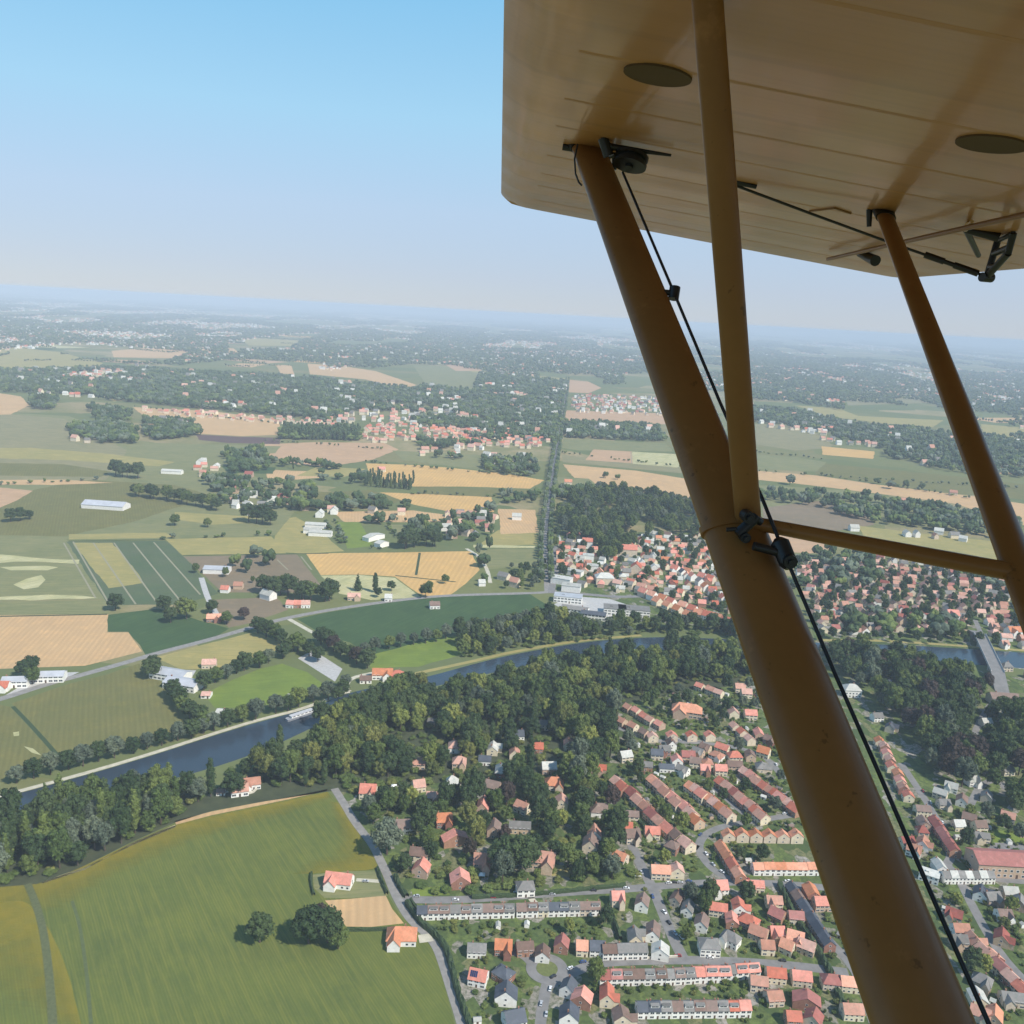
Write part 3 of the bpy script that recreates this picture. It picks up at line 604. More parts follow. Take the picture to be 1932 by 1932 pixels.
def house(x, y, rz, w_=10, d_=8.5, h=5.2, rh=3.4, roof='red', wall='brick', hip=False, name='house', dormer=0, wing=0, detail=None, units=1, flat=False):
    K_ = kof(name); HOUSES.append((x, y, max(w_, d_)/2*K_)); dist = math.hypot(x, y)
    if detail is None: detail = 2 if dist < 540 else (1 if dist < 800 else 0)
    r = empty(name, (x, y, 0), rz); r.scale = (K_, K_, K_)
    if flat:
        mb = MB(); mb.box(-w_/2,w_/2,-d_/2,d_/2,0,h); mb.build('wall', WALL[wall], r)
        mb = MB(); mb.box(-w_/2-0.25,w_/2+0.25,-d_/2-0.25,d_/2+0.25,h,h+0.4); mb.box(-w_/5,-w_/5+2,-1,1,h+0.4,h+1.3); ro = mb.build('roof', ROOF[roof] if roof in ROOF else m_conc, r)
    else:
        wb = gable_wall(w_, d_, h, rh, hip); rb = roof_mesh(w_, d_, h, rh, hip)
        if wing:   # a cross wing towards the front
            s = 1 if wing > 0 else -1; ww = w_*0.42; wd = d_*0.55; wr = rh*0.85; cx = s*w_*0.24
            v = [(cx-ww/2,-d_/2-wd+1.5,0),(cx+ww/2,-d_/2-wd+1.5,0),(cx+ww/2,-d_/2+0.03,0),(cx-ww/2,-d_/2+0.03,0)]
            hh = h-0.15
            v += [(a,b,hh) for a, b, _ in v] + [(cx,-d_/2-wd+1.5,hh+wr),(cx,-d_/2+0.03,hh+wr)]
            wb.add(v, [(0,1,5,8,4),(1,2,6,5),(3,0,4,7),(2,3,7,9,6),(4,8,9,7),(5,6,9,8)])
            e = 0.35; k = wr/(ww/2); y0 = -d_/2-wd+1.5-0.3; ym = -d_/2+d_/2*0.86
            lo = [(cx-ww/2-e,y0,hh-e*k),(cx,y0,hh+wr),(cx+ww/2+e,y0,hh-e*k),(cx+ww/2+e,-d_/2-0.35,hh-e*k),(cx,ym,hh+wr),(cx-ww/2-e,-d_/2-0.35,hh-e*k)]
            hi = [(a,b,c+0.2) for a, b, c in lo]
            rb.add(lo+hi, [(6,7,10,11),(7,8,9,10),(1,0,5,4),(2,1,4,3),(0,1,7,6),(1,2,8,7),(2,3,9,8),(5,0,6,11),(3,4,10,9),(4,5,11,10)])
        wb.build('wall', WALL[wall], r); ro = rb.build('roof', ROOF[roof], r)
        k = rh/(d_/2)
        if dist < 900:
            cx = random.choice([-1, 1])*w_*random.uniform(0.22, 0.42) if not hip else w_*0.12
            mb = MB(); mb.box(cx-0.4,cx+0.4,0.35,1.15,h+rh-1.1*k,h+rh+1.0); mb.build('chimney', m_chim, ro)
        for i in range(dormer):
            cx = (i-(dormer-1)/2)*w_/max(dormer, 1)*0.9; mb = MB()
            y0 = -d_/2*0.72; zb = h+rh-(-y0)*k
            dw = w_*0.36/max(dormer, 1)+0.1; mb.box(cx-dw,cx+dw,y0,-0.6,zb,zb+1.7,0)
            mb.box(cx-dw-0.15,cx+dw+0.15,y0-0.15,-0.3,zb+1.7,zb+1.85,2)
            mb.box(cx-dw*0.8,cx-0.08,y0-0.04,y0+0.01,zb+0.55,zb+1.35,1); mb.box(cx+0.08,cx+dw*0.8,y0-0.04,y0+0.01,zb+0.55,zb+1.35,1)
            mb.build('dormer', [m_frame, m_glass, ROOF['grey']], ro)
    if detail >= 1:
        nf = max(2, int(w_/3.0)); ft = 0 if wing == 0 else 1
        for fl in range(2 if h > 4.2 else 1):
            for i in range(nf):
                cx = -w_/2 + w_*(i+0.5)/nf
                if wing and abs(cx-(1 if wing > 0 else -1)*w_*0.24) < w_*0.22+0.8: continue
                zc = 1.45+fl*2.7
                if fl == 0 and i == nf//2: put('door', winmesh('door'), r, (cx, -d_/2, 0)); continue
                put('window', winmesh('wide' if (w_/nf > 3.1) else 'win'), r, (cx, -d_/2, zc))
        if detail >= 2:
            for s in (-1, 1):
                put('window', winmesh('win'), r, (s*w_/2, 0.4, 1.5), (0, 0, s*math.pi/2))
                if not flat: put('window', winmesh('win'), r, (s*w_/2, 0, h-0.4), (0, 0, s*math.pi/2))
    return r
SPECS = []   # houses by the street: decide later which are near enough to stand alone
def at_(v, q, z=3.5): p = G(v, q, z); return p.x, p.y
def S(v, q, roof='red', wall='brick', w_=10, d_=8.5, h=5.2, rh=3.5, ang=0.0, label=None, **kw):
    x, y = at_(v, q); SPECS.append(dict(x=x, y=y, rz=R(ang), roof=roof, wall=wall, w_=w_, d_=d_, h=h, rh=rh, label=label, **kw))
def row(p0, p1, n, roofs, wall, phrase, w_=None, d_=8.5, h=5.2, rh=3.2, turn=0, jit=0.0, name='terraced_house', dormer=0, gap=0.03, **kw):
    a = Vector((*at_(*p0), 0)); b = Vector((*at_(*p1), 0)); L = (b-a).length; ang = math.atan2((b-a).y, (b-a).x)
    sp = L/(n-1) if n > 1 else L
    for i in range(n):
        p = a.lerp(b, i/(n-1)) if n > 1 else a
        rf = roofs[i % len(roofs)] if len(roofs) < n else roofs[i]
        wd = w_ or (sp-gap)/kof(name); dd = d_*(1+0.01*((i*7) % 5)/5)
        hh = h+0.12*((i*3) % 4)*(1 if w_ is None else 2)
        W, D = (wd, dd)
        SPECS.append(dict(x=p.x+random.uniform(-jit, jit), y=p.y+random.uniform(-jit, jit), rz=ang+R(turn)+R(random.uniform(-1, 1)*jit*2), roof=rf, wall=wall if isinstance(wall, str) else wall[i % len(wall)],
             w_=W, d_=D, h=hh, rh=rh, name=name, dormer=dormer if (i*5) % 3 else 0, row=(phrase, i, n), **kw))

# terraces and streets of the near suburb
row((797,1716),(960,1712),9,['slate','brown','brown','grey','brown','grey','brown','brown','grey'],'white','white-fronted terrace right of the lane bend',d_=8.5,dormer=1)
row((984,1711),(1122,1708),8,['brown','brown','grey','slate','slate','grey','brown','brown'],['white','white','cream','white'],'white-fronted terrace beneath the wood edge',d_=8.5,dormer=1)
row((1141,1838),(1246,1836),6,['darkred','darkred','brown','brown','grey','brown'],'white','terrace south of the crossroads street',d_=8.5,rh=3.4,dormer=1)
row((1262,1836),(1300,1834),3,['grey','brown','grey'],'white','short grey terrace below the street junction',d_=8.5,dormer=1)
row((1318,1832),(1365,1831),3,['red','red','red'],'white','short red terrace below the street',d_=9,dormer=1)
row((1376,1828),(1420,1825),3,['grey','red','red'],'white','short terrace with red end roofs',d_=8,dormer=1)
row((1212,1898),(1404,1896),10,['slate','slate','grey','brown','grey','brown','brown','grey','red','red'],'white','terrace nearest the bottom edge',d_=8.5,dormer=1)
row((1150,1789),(1206,1788),3,['brown','grey','grey'],'white','white terrace above the crossroads street',d_=9)
row((1430,1634),(1532,1634),6,['orange'],'white','orange terrace behind the big strut',d_=8.5)
row((1374,1574),(1502,1576),6,['orange'],'cream','gabled row by the curving lane',w_=7,d_=10,rh=3.8,turn=90,name='detached_house')
row((1362,1598),(1393,1648),4,['orange','orange','red','orange'],'brick','orange row inside the lane bend',d_=8.5,rh=3.6,name='detached_house',gap=0.6)
row((1166,1474),(1292,1590),10,['pink','red','darkred','pink','pink','darkred','pink','red','brown'],['cream','brick','buff'],'first diagonal row beside the wood',w_=11,d_=10.5,jit=1,turn=0,name='detached_house',rh=3.8)
row((1234,1474),(1315,1546),8,['orange','pink','pink','red','pink','red','pink'],['cream','buff'],'second diagonal row from the wood',w_=11,d_=10.5,jit=1,name='detached_house',rh=3.8)
row((1306,1484),(1374,1534),7,['orange','pink','red','orange','pink'],['cream','buff'],'third diagonal row from the wood',w_=11,d_=10.5,jit=1,name='detached_house',rh=3.8)
row((1362,1476),(1440,1540),8,['red','pink','darkred','pink','red','pink'],['brick','cream'],'fourth diagonal row from the wood',w_=11,d_=10.5,jit=1,name='detached_house',rh=3.8)
row((1408,1458),(1500,1524),9,['pink','red','pink','red','pink','red','red'],['brick','buff'],'fifth diagonal row beside the strut',w_=11,d_=10.5,jit=1,name='detached_house',rh=3.8)
row((1186,1334),(1242,1366),5,['pink','red','red','pink','red'],['buff','cream'],'upper diagonal row at the wood corner',w_=8.5,d_=9,jit=1,name='detached_house')
row((1172,1358),(1216,1380),3,['pink','pink','brown'],['buff','cream'],'short pinkish row at the wood corner',w_=9,d_=9,jit=1,name='detached_house')
row((1232,1388),(1340,1386),4,['pink','red','red','red'],'cream','row of small gables below the school',w_=8,d_=10,turn=90,jit=0.5,name='detached_house')
row((1322,1294),(1356,1306),3,['red','pink','pink'],'cream','pinkish row against the wood',w_=9.5,d_=9,jit=1,name='detached_house')
row((1384,1368),(1412,1394),3,['pink','red','pink'],'cream','short row left of the strut',w_=9,d_=9,jit=1,name='detached_house')
row((1496,1676),(1528,1724),4,['slate','brown','slate','slate'],'brick','long slate row left of the strut',d_=8,name='terraced_house')
row((1534,1734),(1560,1774),3,['slate'],'brick','lower slate row left of the strut',d_=8,name='terraced_house')
row((1764,1548),(1800,1602),6,['darkred'],'brick','dark red diagonal row right of the strut',d_=9,name='terraced_house')
row((1660,1396),(1712,1500),9,['orange','pink','red','pink','red','orange','red','pink','red'],['cream','brick'],'red row hugging the strut cable',w_=9,d_=9,jit=0.8,name='detached_house')
row((1784,1650),(1866,1650),7,['grey','pale'],'white','white terrace right of the strut',d_=8.5)
row((1856,1790),(1932,1862),5,['pink','orange','darkred','pink','red'],['cream','brick'],'diagonal row at the right edge',w_=10,d_=9,jit=1,name='detached_house')
S(1165,1692,'red','cream',9,9,6,4.2,5,'tall red hip-roofed house at the right end of the white terrace',hip=False,name='corner_house',wing=1)
S(1246,1641,'orange','cream',14,10,5.5,4,0,'big orange-roofed house at the corner of two streets',name='corner_house')
S(1277,1640,'pink','cream',9,10,5.5,3.8,90,'pale pinkish gabled house right beside the big orange house',name='detached_house')
S(1356,1671,'red','white',12,10,5.5,4.6,8,'red steep-roofed white house standing at the street crossroads',wing=-1,name='detached_house')
S(1424,1666,'red','cream',13,8,4.5,3.2,0,'low red house with cream porch near the strut',wing=-1,name='detached_house')
S(1413,1734,'red','buff',13,10,5,4,-35,'large red hipped house below the crossroads',hip=True,name='detached_house')
S(1432,1756,'pink','buff',12,10,5,4,-30,'faded red house joined below the hipped one',name='detached_house')
S(1324,1738,'brown','white',11,9,5.2,3.6,70,'brown roofed house above the white balconied block',name='detached_house')
S(1338,1782,'grey','white',13,11,6.2,3.2,0,'white balconied block with grey roof near the junction',hip=True,name='apartment_house')
S(1212,1700,'brown','white',11,9,5.2,3.8,75,'brown roofed house left of the side street',name='detached_house')
S(1232,1755,'brown','white',12,9,5.2,3.8,78,'brown roofed white gabled house midway down the side street',name='detached_house')
S(1246,1791,'pale','white',9,11,5,3.6,80,'white gable-fronted house at the street junction',name='detached_house')
S(1278,1690,'brown','cream',12,8,4.6,3,60,'brown house in the angle of the two streets',name='detached_house')
S(1298,1710,'grey','white',11,8,4.6,3.4,70,'grey roofed house with white gable beyond the side street',name='detached_house')
S(1098,1782,'orange','cream',7.5,10,5,3.8,0,'bright orange roofed cottage above the curving street',name='detached_house')
S(1127,1783,'slate','white',10,10,5,3.8,0,'dark blue-grey roofed white house next to the orange cottage',name='detached_house')
S(1060,1778,'darkred','brick',9,9,5,4.2,80,'dark red house right of the green gardens',name='detached_house')
S(990,1783,'brown','brick',11,9,4.6,3.5,10,'brown roofed house left of the traffic island',name='detached_house')
S(1024,1795,'brown','white',9,9,4.6,3.5,85,'brown roofed house just above the traffic island',name='detached_house')
S(950,1781,'orange','brick',11,10,5,4.2,0,'orange cross-gabled house in the gardens',wing=1,name='detached_house')
S(900,1786,'grey','white',12,9,4.6,3.2,0,'grey roofed bungalow just right of the lane hedge',name='bungalow')
S(903,1838,'red','white',11,10,5,4.2,-12,'red house with dark solar panels beside the lane',name='detached_house',solar=1)
S(955,1874,'slate','white',10,13,5.5,5.0,88,'slate roofed house with big white gable',name='detached_house')
S(970,1918,'slate','white',12,11,5.5,4.5,20,'slate roofed white house cut by the bottom edge',name='detached_house')
S(1098,1880,'red','brick',9,12,5.2,4.4,75,'red brick-brown roofed house below the traffic island',name='detached_house')
S(1073,1860,'slate','white',9,9,5.2,4,70,'slate roofed house right beside the curving street',name='detached_house')
S(1074,1912,'slate','white',10,11,5.2,4.6,85,'slate house with white double gable near the bottom edge',name='detached_house')
S(1460,1697,'pink','cream',11,9,5,3.6,0,'faded orange house above the slate row',name='detached_house',wing=-1)
S(1467,1722,'darkred','brick',10,10,5,4,-40,'dark red house left of the slate row',name='detached_house')
S(1501,1765,'orange','brick',11,10,5,4.2,-20,'orange cross-gabled house left of the lower slate row',wing=1,name='detached_house')
S(1522,1782,'pink','buff',11,9,5,4,-30,'pale pink roofed house below the slate row',name='detached_house')
for v, rf in ((1464,'red'),(1512,'red'),(1569,'darkred'),(1604,'orange')): S(v,1834+(v-1464)*0.12,rf,'cream',12,9,5,3.8,-4,None,name='detached_house',hip=(v==1569))
S(1608,1902,'pink','cream',12,9,5,3.8,0,'pink roofed house at the foot of the strut',name='detached_house')
S(1522,1884,'darkred','brick',9,16,5,4,75,'long dark red house near the bottom edge',name='detached_house')
S(1535,1918,'darkred','cream',9,10,5,4,60,'dark red house touching the bottom edge',name='detached_house')
# villas among the trees
S(695,1492,'red','cream',12,10,5.5,5,0,'red steep-roofed villa with cream gable at the lane top',wing=1,name='villa')
S(760,1556,'brown','white',16,9,5,4,8,'long reddish brown villa with white front in the trees',wing=-1,name='villa')
S(790,1479,'pink','cream',9,9,4.5,4,20,'small pink villa at the wood edge',name='villa')
S(853,1474,'pale','cream',9,9,4.5,5,0,'pale pyramid-roofed villa under the trees',hip=True,name='villa')
S(930,1482,'brown','buff',12,9,5,4,-20,'grey-brown villa in the middle of the wood',name='villa')
S(838,1545,'orange','brick',11,9,5,4.5,10,'orange villa with crossing roofs among trees',wing=1,name='villa')
S(858,1580,'red','brick',8,17,5,4,-70,'long red villa stepping down among trees',name='villa')
S(795,1637,'red','buff',9,10,5,4.6,80,'small red gabled villa near the lane',name='villa')
S(868,1657,'red','brick',10,12,4.8,4.6,100,'red steep villa above the white terrace',name='villa')
S(910,1622,'pink','buff',11,11,5.2,4.5,0,'pinkish orange villa with pale gable',wing=1,name='villa')
S(1046,1476,'orange','cream',14,10,4.8,4.5,0,'bright orange hipped villa surrounded by dark trees',hip=True,wing=1,name='villa')
S(1023,1620,'pink','buff',17,11,5.5,5,-8,'large pinkish villa with twin gables',wing=1,name='villa')
S(1114,1592,'brown','cream',11,10,5.5,4.8,80,'brown steep villa right of the pinkish one',name='villa')
S(991,1672,'grey','white',11,9,5.2,3.2,8,'white-walled grey roofed house above the terrace',hip=True,name='villa')
S(981,1556,'grey','buff',15,9,4.5,3,0,'long low grey villa in the clearing',name='villa')
S(1193,1574,'brown','cream',10,9,5,4,10,'brown villa with white gables by the first row',wing=1,name='villa')
S(978,1388,'slate','white',9,8,6,4,10,'white villa deep in the wood',name='villa')
S(971,1420,'pink','cream',9,8,5,4,90,'pink gabled villa behind the deep wood trees',name='villa')
S(1073,1402,'pink','cream',9,8,5,4,90,'pale pink villa alone in the tall trees',name='villa')
S(820,1358,'grey','buff',12,8,4,2,0,'grey flat-roofed villa near the river trees',flat=True,name='villa')
S(915,1430,'slate','white',10,8,4,3,0,'white roofed villa hidden in the wood',name='villa')
S(1025,1365,'grey','cream',9,8,5,3,0,'grey cottage hidden high in the wood',name='villa')
S(1208,1272,'grey','white',9,7,4,3,0,'small grey house between the river trees',name='villa')
S(1180,1424,'pale','cream',10,9,5,3.5,20,'pale roofed villa right of the wood',name='villa')
S(1239,1421,'slate','cream',10,8,5,3.5,0,'slate roofed villa below the small gables',name='villa')
S(1258,1444,'slate','white',12,8,4,2,0,'blue-grey roofed house in the gardens',name='villa')
S(1298,1424,'darkred','buff',11,9,5,3.5,0,'dark brown-red house in the middle of gardens',name='villa')
S(1386,1442,'brown','buff',12,9,5,3,0,'brown house left of the small orange cottage',name='villa')
S(1441,1417,'orange','cream',10,9,5,4,-30,'small bright orange cottage touching the strut',name='villa')
S(1396,1296,'pink','cream',10,9,5,3.6,0,'left one of the pink twins by the wood',name='villa')
S(1408,1306,'pink','cream',10,9,5,3.6,0,'right one of the pink twins by the wood',name='villa')
S(1384,1344,'pink','cream',9,9,5,3.8,90,'pink gabled house below the pink twins',name='villa')
S(1416,1346,'red','cream',11,9,5,3.6,0,'red house beside the strut below the twins',name='villa')
S(1296,1340,'orange','buff',22,11,5,4.5,-12,'long bright orange school roof with hipped ends',hip=True,name='school',wing=-1)
# field houses and riverside
S(640,1656,'red','white',15,8.5,3.6,4.0,-6,'red-roofed white farmhouse standing in the green crop',wing=-1,name='farmhouse')
S(758,1760,'orange','white',15,10,3.6,4.4,4,'orange-roofed white house where the lane bends',wing=-1,name='farmhouse',hip=True)
S(474,1474,'pink','white',13,9,4.2,3.6,20,'white riverside villa with pinkish roofs at the field corner',wing=-1,name='villa')
S(452,1486,'pink','white',10,8,3.4,3,20,'pink roofed annex beside the white riverside villa',name='villa_annex')
S(417,1487,'brown','white',7,6,2.6,2,10,'small brown garage left of the riverside villa',name='garage')
S(-4,1536,'red','brick',12,9,5,4,20,'red roof peeping out of the wood at the left edge',name='villa')
S(722,1270,'orange','white',17,10,4.5,4,6,'orange-roofed inn beside the river bend',wing=1,name='inn')
S(750,1272,'red','brick',11,9,4.2,3.6,0,'red outbuilding right of the riverside inn',hip=True,name='inn_annex')
S(690,1278,'brown','white',9,7,3,2.4,10,'low brown shed left of the riverside inn',name='shed')
# farms and houses along the western road
for v,q,rf,wl,w_,lab in ((395,1250,'pink','cream',12,'lone pinkish cottage above the bright meadow'),(404,1164,'orange','brick',14,'orange cross-gabled farmhouse by the main road'),
   (548,1138,'red','white',8,'red gabled house left in the roadside cluster'),(562,1138,'red','brick',8,'small red house in the roadside cluster'),(577,1138,'pink','white',9,'white gabled house right in the roadside cluster'),
   (668,1124,'pink','buff',14,'pink brick farmhouse with two chimneys by the road'),(733,1126,'pale','white',8,'small white cottage with pointed gable'),
   (820,1140,'brown','white',11,'brown roofed white cottage in the dark green field'),(2,1292,'red','white',13,'red roofed house at the left edge by the road'),
   (909,1098,'pale','white',8,'tiny white box-like shed right of the gold field'),(390,1305,'pink','white',7,'little pink hut at the meadow corner'),
   (417,1338,'pale','white',6,'little white hut near the river trees'),(550,1310,'pale','white',6,'small round-looking white hut by the meadow'),
   (450,1103,'pink','buff',10,'pale pink house beneath the grey barn'),(425,1110,'red','white',9,'small red house by the barn yard')):
    S(v,q,rf,wl,w_,8,4.2 if w_ > 7 else 2.6,3.4 if w_ > 7 else 1.6,random.uniform(-10,14),lab,name='farmhouse' if w_>7 else 'hut',wing=1 if w_>12 else 0)
for v,q,w_,d_,ang,lab,rf in ((410,1073,24,13,4,'grey-roofed white barn right of the striped plots','metal'),(596,990,24,9,0,'upper white shed of the farm with green paddock','pale'),
   (590,1000,20,8,0,'middle white shed of the farm with green paddock','pale'),(605,1005,26,9,0,'lower white shed of the farm with green paddock','pale'),(705,1012,10,26,-35,'long pink-white shed standing diagonally','pale'),
   (720,1025,9,14,-35,'short pale shed beside the diagonal one','pale'),(322,1270,26,12,-14,'wide grey warehouse by the olive field','metal'),(346,1288,24,12,-14,'second grey warehouse nearest the olive field','metal'),
   (90,1274,22,10,12,'low grey depot hall by the western road','metal'),(30,1284,16,9,12,'grey lean-to by the red roadside house','metal'),(325,889,30,10,0,'long white-roofed stable at the far farmstead','pale'),(455,938,18,9,0,'pale barn beside the dark tree clump','pale')):
    S(v,q,rf,'white',w_,d_,4.5,2.0,ang,lab,name='barn')
S(200,953,'metal','white',52,20,5,4,-3,'very long grey hangar with white gable ends in the meadow',name='hangar')
# the red-roofed town beyond the river
S(1108,1028,'red','white',14,11,10,4,-5,'tall white apartment block with red roof at the town edge',name='apartment_block')
S(1110,1052,'pale','white',14,11,8,2,-5,'white apartment block in front of the tall red one',name='apartment_block',flat=True)
S(1118,1070,'pale','white',14,11,7,2,-5,'third white apartment block nearest the supermarket',name='apartment_block',flat=True)
S(1080,1078,'pale','white',22,9,5,1,-25,'long white flat building slanting beside the avenue end',name='office',flat=True)
S(1060,1094,'pale','white',20,11,6,1,-20,'white flat building at the foot of the avenue',name='office',flat=True)
S(1078,1108,'pale','white',18,11,6,1,-10,'white flat building beside the avenue foot and street',name='office',flat=True)
S(1072,1128,'metal','white',26,12,6,1,-8,'wide pale hall between street and grey workshops',name='workshop',flat=True)
S(1140,1094,'pale','cream',18,12,7,4,5,'large cream building in the town with pale roof',name='office',hip=True)
S(1183,1042,'red','cream',24,12,9,5,0,'large red-roofed town hall among the trees',name='town_hall')
S(1200,1075,'red','cream',14,12,8,5,80,'orange gabled annex below the town hall',name='town_hall_annex')
S(1160,1150,'grey','white',20,14,6,1,-4,'left white supermarket hall near the river trees',name='supermarket',flat=True)
S(1196,1152,'grey','white',28,14,6,1,-4,'right white supermarket hall near the river trees',name='supermarket',flat=True)
S(1085,1150,'grey','white',24,10,5,2,-15,'grey car workshop hall left of the supermarket',name='workshop')
S(1120,1160,'slate','white',22,9,5,2,-10,'second grey workshop hall below the first',name='workshop')
row((1215,1118),(1345,1165),8,['red','orange','orange','red','orange'],['cream','white'],'orange terrace stepping down to the river trees',w_=12,d_=11,h=6.5,rh=5,jit=2,name='town_house')
row((1240,1135),(1300,1160),4,['orange','orange'],['cream'],'lower orange row of the red town',w_=11,d_=11,h=6,rh=5,jit=2,name='town_house')
row((1230,1060),(1345,1095),6,['orange','red','red','orange','red','red'],['white','cream'],'upper red row of the town centre',w_=12,d_=11,h=6.5,rh=5,jit=3,name='town_house')
row((1165,1100),(1230,1112),4,['pink','grey','pink','pink'],['cream'],'pinkish row behind the supermarket',w_=12,d_=10,h=6,rh=4,jit=2,name='town_house')
row((1290,1080),(1365,1130),6,['slate','red','grey','orange','red','red'],['white'],'row against the strut in the town',w_=11,d_=10,h=6.5,rh=4.5,jit=2,name='town_house')
row((1320,1158),(1372,1172),4,['orange','red','orange','red'],['cream','white'],'last orange row above the river trees',w_=12,d_=11,h=6,rh=5,jit=1,name='town_house')
row((1055,1040),(1082,1068),4,['pink','brown','pink','pink'],['cream'],'pinkish row at the avenue end',w_=12,d_=10,h=6,rh=4,jit=2,name='town_house')
row((1225,1005),(1300,1015),5,['pale','pale','brown','pale'],['white'],'pale houses at the far wood edge',w_=14,d_=10,h=6,rh=3,jit=5,name='town_house')
# right: suburb beyond the river
S(1606,1303,'pale','white',15,12,7,4,0,'white riverside manor right of the strut',hip=True,name='manor')
S(1668,1290,'slate','white',13,11,6,4,-20,'slate roofed house with white walls in the park',name='villa')
S(1892,1318,'brown','white',24,11,6,3.5,0,'long white mansion with brown roof at the park edge',name='mansion')
S(1746,1360,'pink','cream',9,9,5,4,0,'pinkish round-gabled cottage in the park trees',name='villa')
S(1812,1268,'pink','buff',22,11,5,4,-4,'long reddish house on the near bank by the bridge',name='villa')
S(1750,1254,'red','buff',14,10,5,3,0,'red house on the near bank of the river',name='villa')
S(1796,1164,'red','white',15,12,9,6,0,'red steep-roofed white house at the bridge head',name='town_house',wing=-1)
S(1912,1192,'orange','white',18,12,7,5,10,'orange-roofed white house near the right edge',name='town_house',wing=-1)
S(1900,1630,'darkred','buff',36,14,7,3,0,'dark red sports hall beside the bright lawn',name='hall')
S(1754,1647,'pale','white',12,9,5,2,-30,'white flat-topped house by the strut cable',name='villa',flat=True)
for v,q,rf in ((1711,1585,'darkred'),(1741,1588,'pink'),(1800,1722,'darkred'),(1812,1750,'pink'),(1890,1765,'darkred'),(1850,1908,'pink'),(1876,1913,'orange'),(1815,1507,'brown'),(1829,1541,'brown'),(1902,1538,'pink'),
               (1795,1482,'pale'),(1850,1682,'slate'),(1872,1690,'grey'),(1905,1680,'pale'),(1924,1700,'grey'),(1655,1350,'grey'),(1680,1370,'slate'),(1835,1470,'pale'),(1900,1450,'grey'),(1860,1360,'pale'),(1725,1600,'pink'),(1862,1500,'grey')):
    S(v,q,rf,random.choice(['cream','white','buff']),11,9,5,3.8,random.choice([-30,0,10,60]),None,name='detached_house',wing=random.choice([0,0,1,-1]))

def vnoise(x, y, s, seed):
    def h(i, j): return math.sin(i*127.1+j*311.7+seed*74.7)*43758.5453 % 1
    x /= s; y /= s; i, j = math.floor(x), math.floor(y); fx, fy = x-i, y-j; fx = fx*fx*(3-2*fx); fy = fy*fy*(3-2*fy)
    return (h(i, j)*(1-fx)+h(i+1, j)*fx)*(1-fy)+(h(i, j+1)*(1-fx)+h(i+1, j+1)*fx)*fy
def inpoly(v, q, P):
    c = False; j = len(P)-1
    for i in range(len(P)):
        if (P[i][1] > q) != (P[j][1] > q) and v < (P[j][0]-P[i][0])*(q-P[i][1])/(P[j][1]-P[i][1])+P[i][0]: c = not c
        j = i
    return c
def fill(P, step, jit, avoid=0, zq=0.0, prob=1.0):
    """jittered grid on the ground inside a picture outline"""
    W = [G(*p) for p in P]; xs = [p.x for p in W]; ys = [p.y for p in W]; WP = [(p.x, p.y) for p in W]; out = []
    x = min(xs)
    nx = int((max(xs)-min(xs))/step)+1; ny = int((max(ys)-min(ys))/step)+1
    for i in range(nx):
        for j in range(ny):
            if random.random() > prob: continue
            a = min(xs)+(i+0.5*(j % 2))*step+random.uniform(-jit, jit)*step; b = min(ys)+j*step+random.uniform(-jit, jit)*step
            if inpoly(a, b, WP): out.append((a, b))
    return out
RSEG = []
def seg_near(x, y, d):
    for (ax, ay, bx, by, r) in RSEG:
        if min(ax, bx)-d-r > x or max(ax, bx)+d+r < x or min(ay, by)-d-r > y or max(ay, by)+d+r < y: continue
        vx, vy = bx-ax, by-ay; t = max(0, min(1, ((x-ax)*vx+(y-ay)*vy)/(vx*vx+vy*vy+1e-9)))
        if math.hypot(x-ax-t*vx, y-ay-t*vy) < d+r: return True
    return False
def add_seg(pts, r):
    P = smooth_line([G(*p) for p in pts], 1)
    for a, b in zip(P, P[1:]): RSEG.append((a.x, a.y, b.x, b.y, r))
for p in ST.values(): add_seg(p, 3)
add_seg(LANE, 3); RIVMID = [((a[0]+b[0])/2, (a[1]+b[1])/2) for a, b in zip(nb, sb)]
for a, b in zip(NBw, SBw): pass
for i in range(len(NBw)-1):
    m0 = (NBw[i]+SBw[i])/2; m1 = (NBw[i+1]+SBw[i+1])/2; RSEG.append((m0.x, m0.y, m1.x, m1.y, (NBw[i]-SBw[i]).length/2-1))
add_seg([(655,1308),(652,1292),(662,1280),(690,1272),(720,1268)], 2)
add_seg([(545,1168),(575,1185),(605,1202)], 2); add_seg([(0,1320),(90,1290),(160,1272),(262,1243),(400,1206),(480,1182),(620,1151),(780,1129),(1010,1119)], 3)
def free(x, y, d, L):
    return all((x-s[0])**2+(y-s[1])**2 > (d+s[2])**2 for s in L)
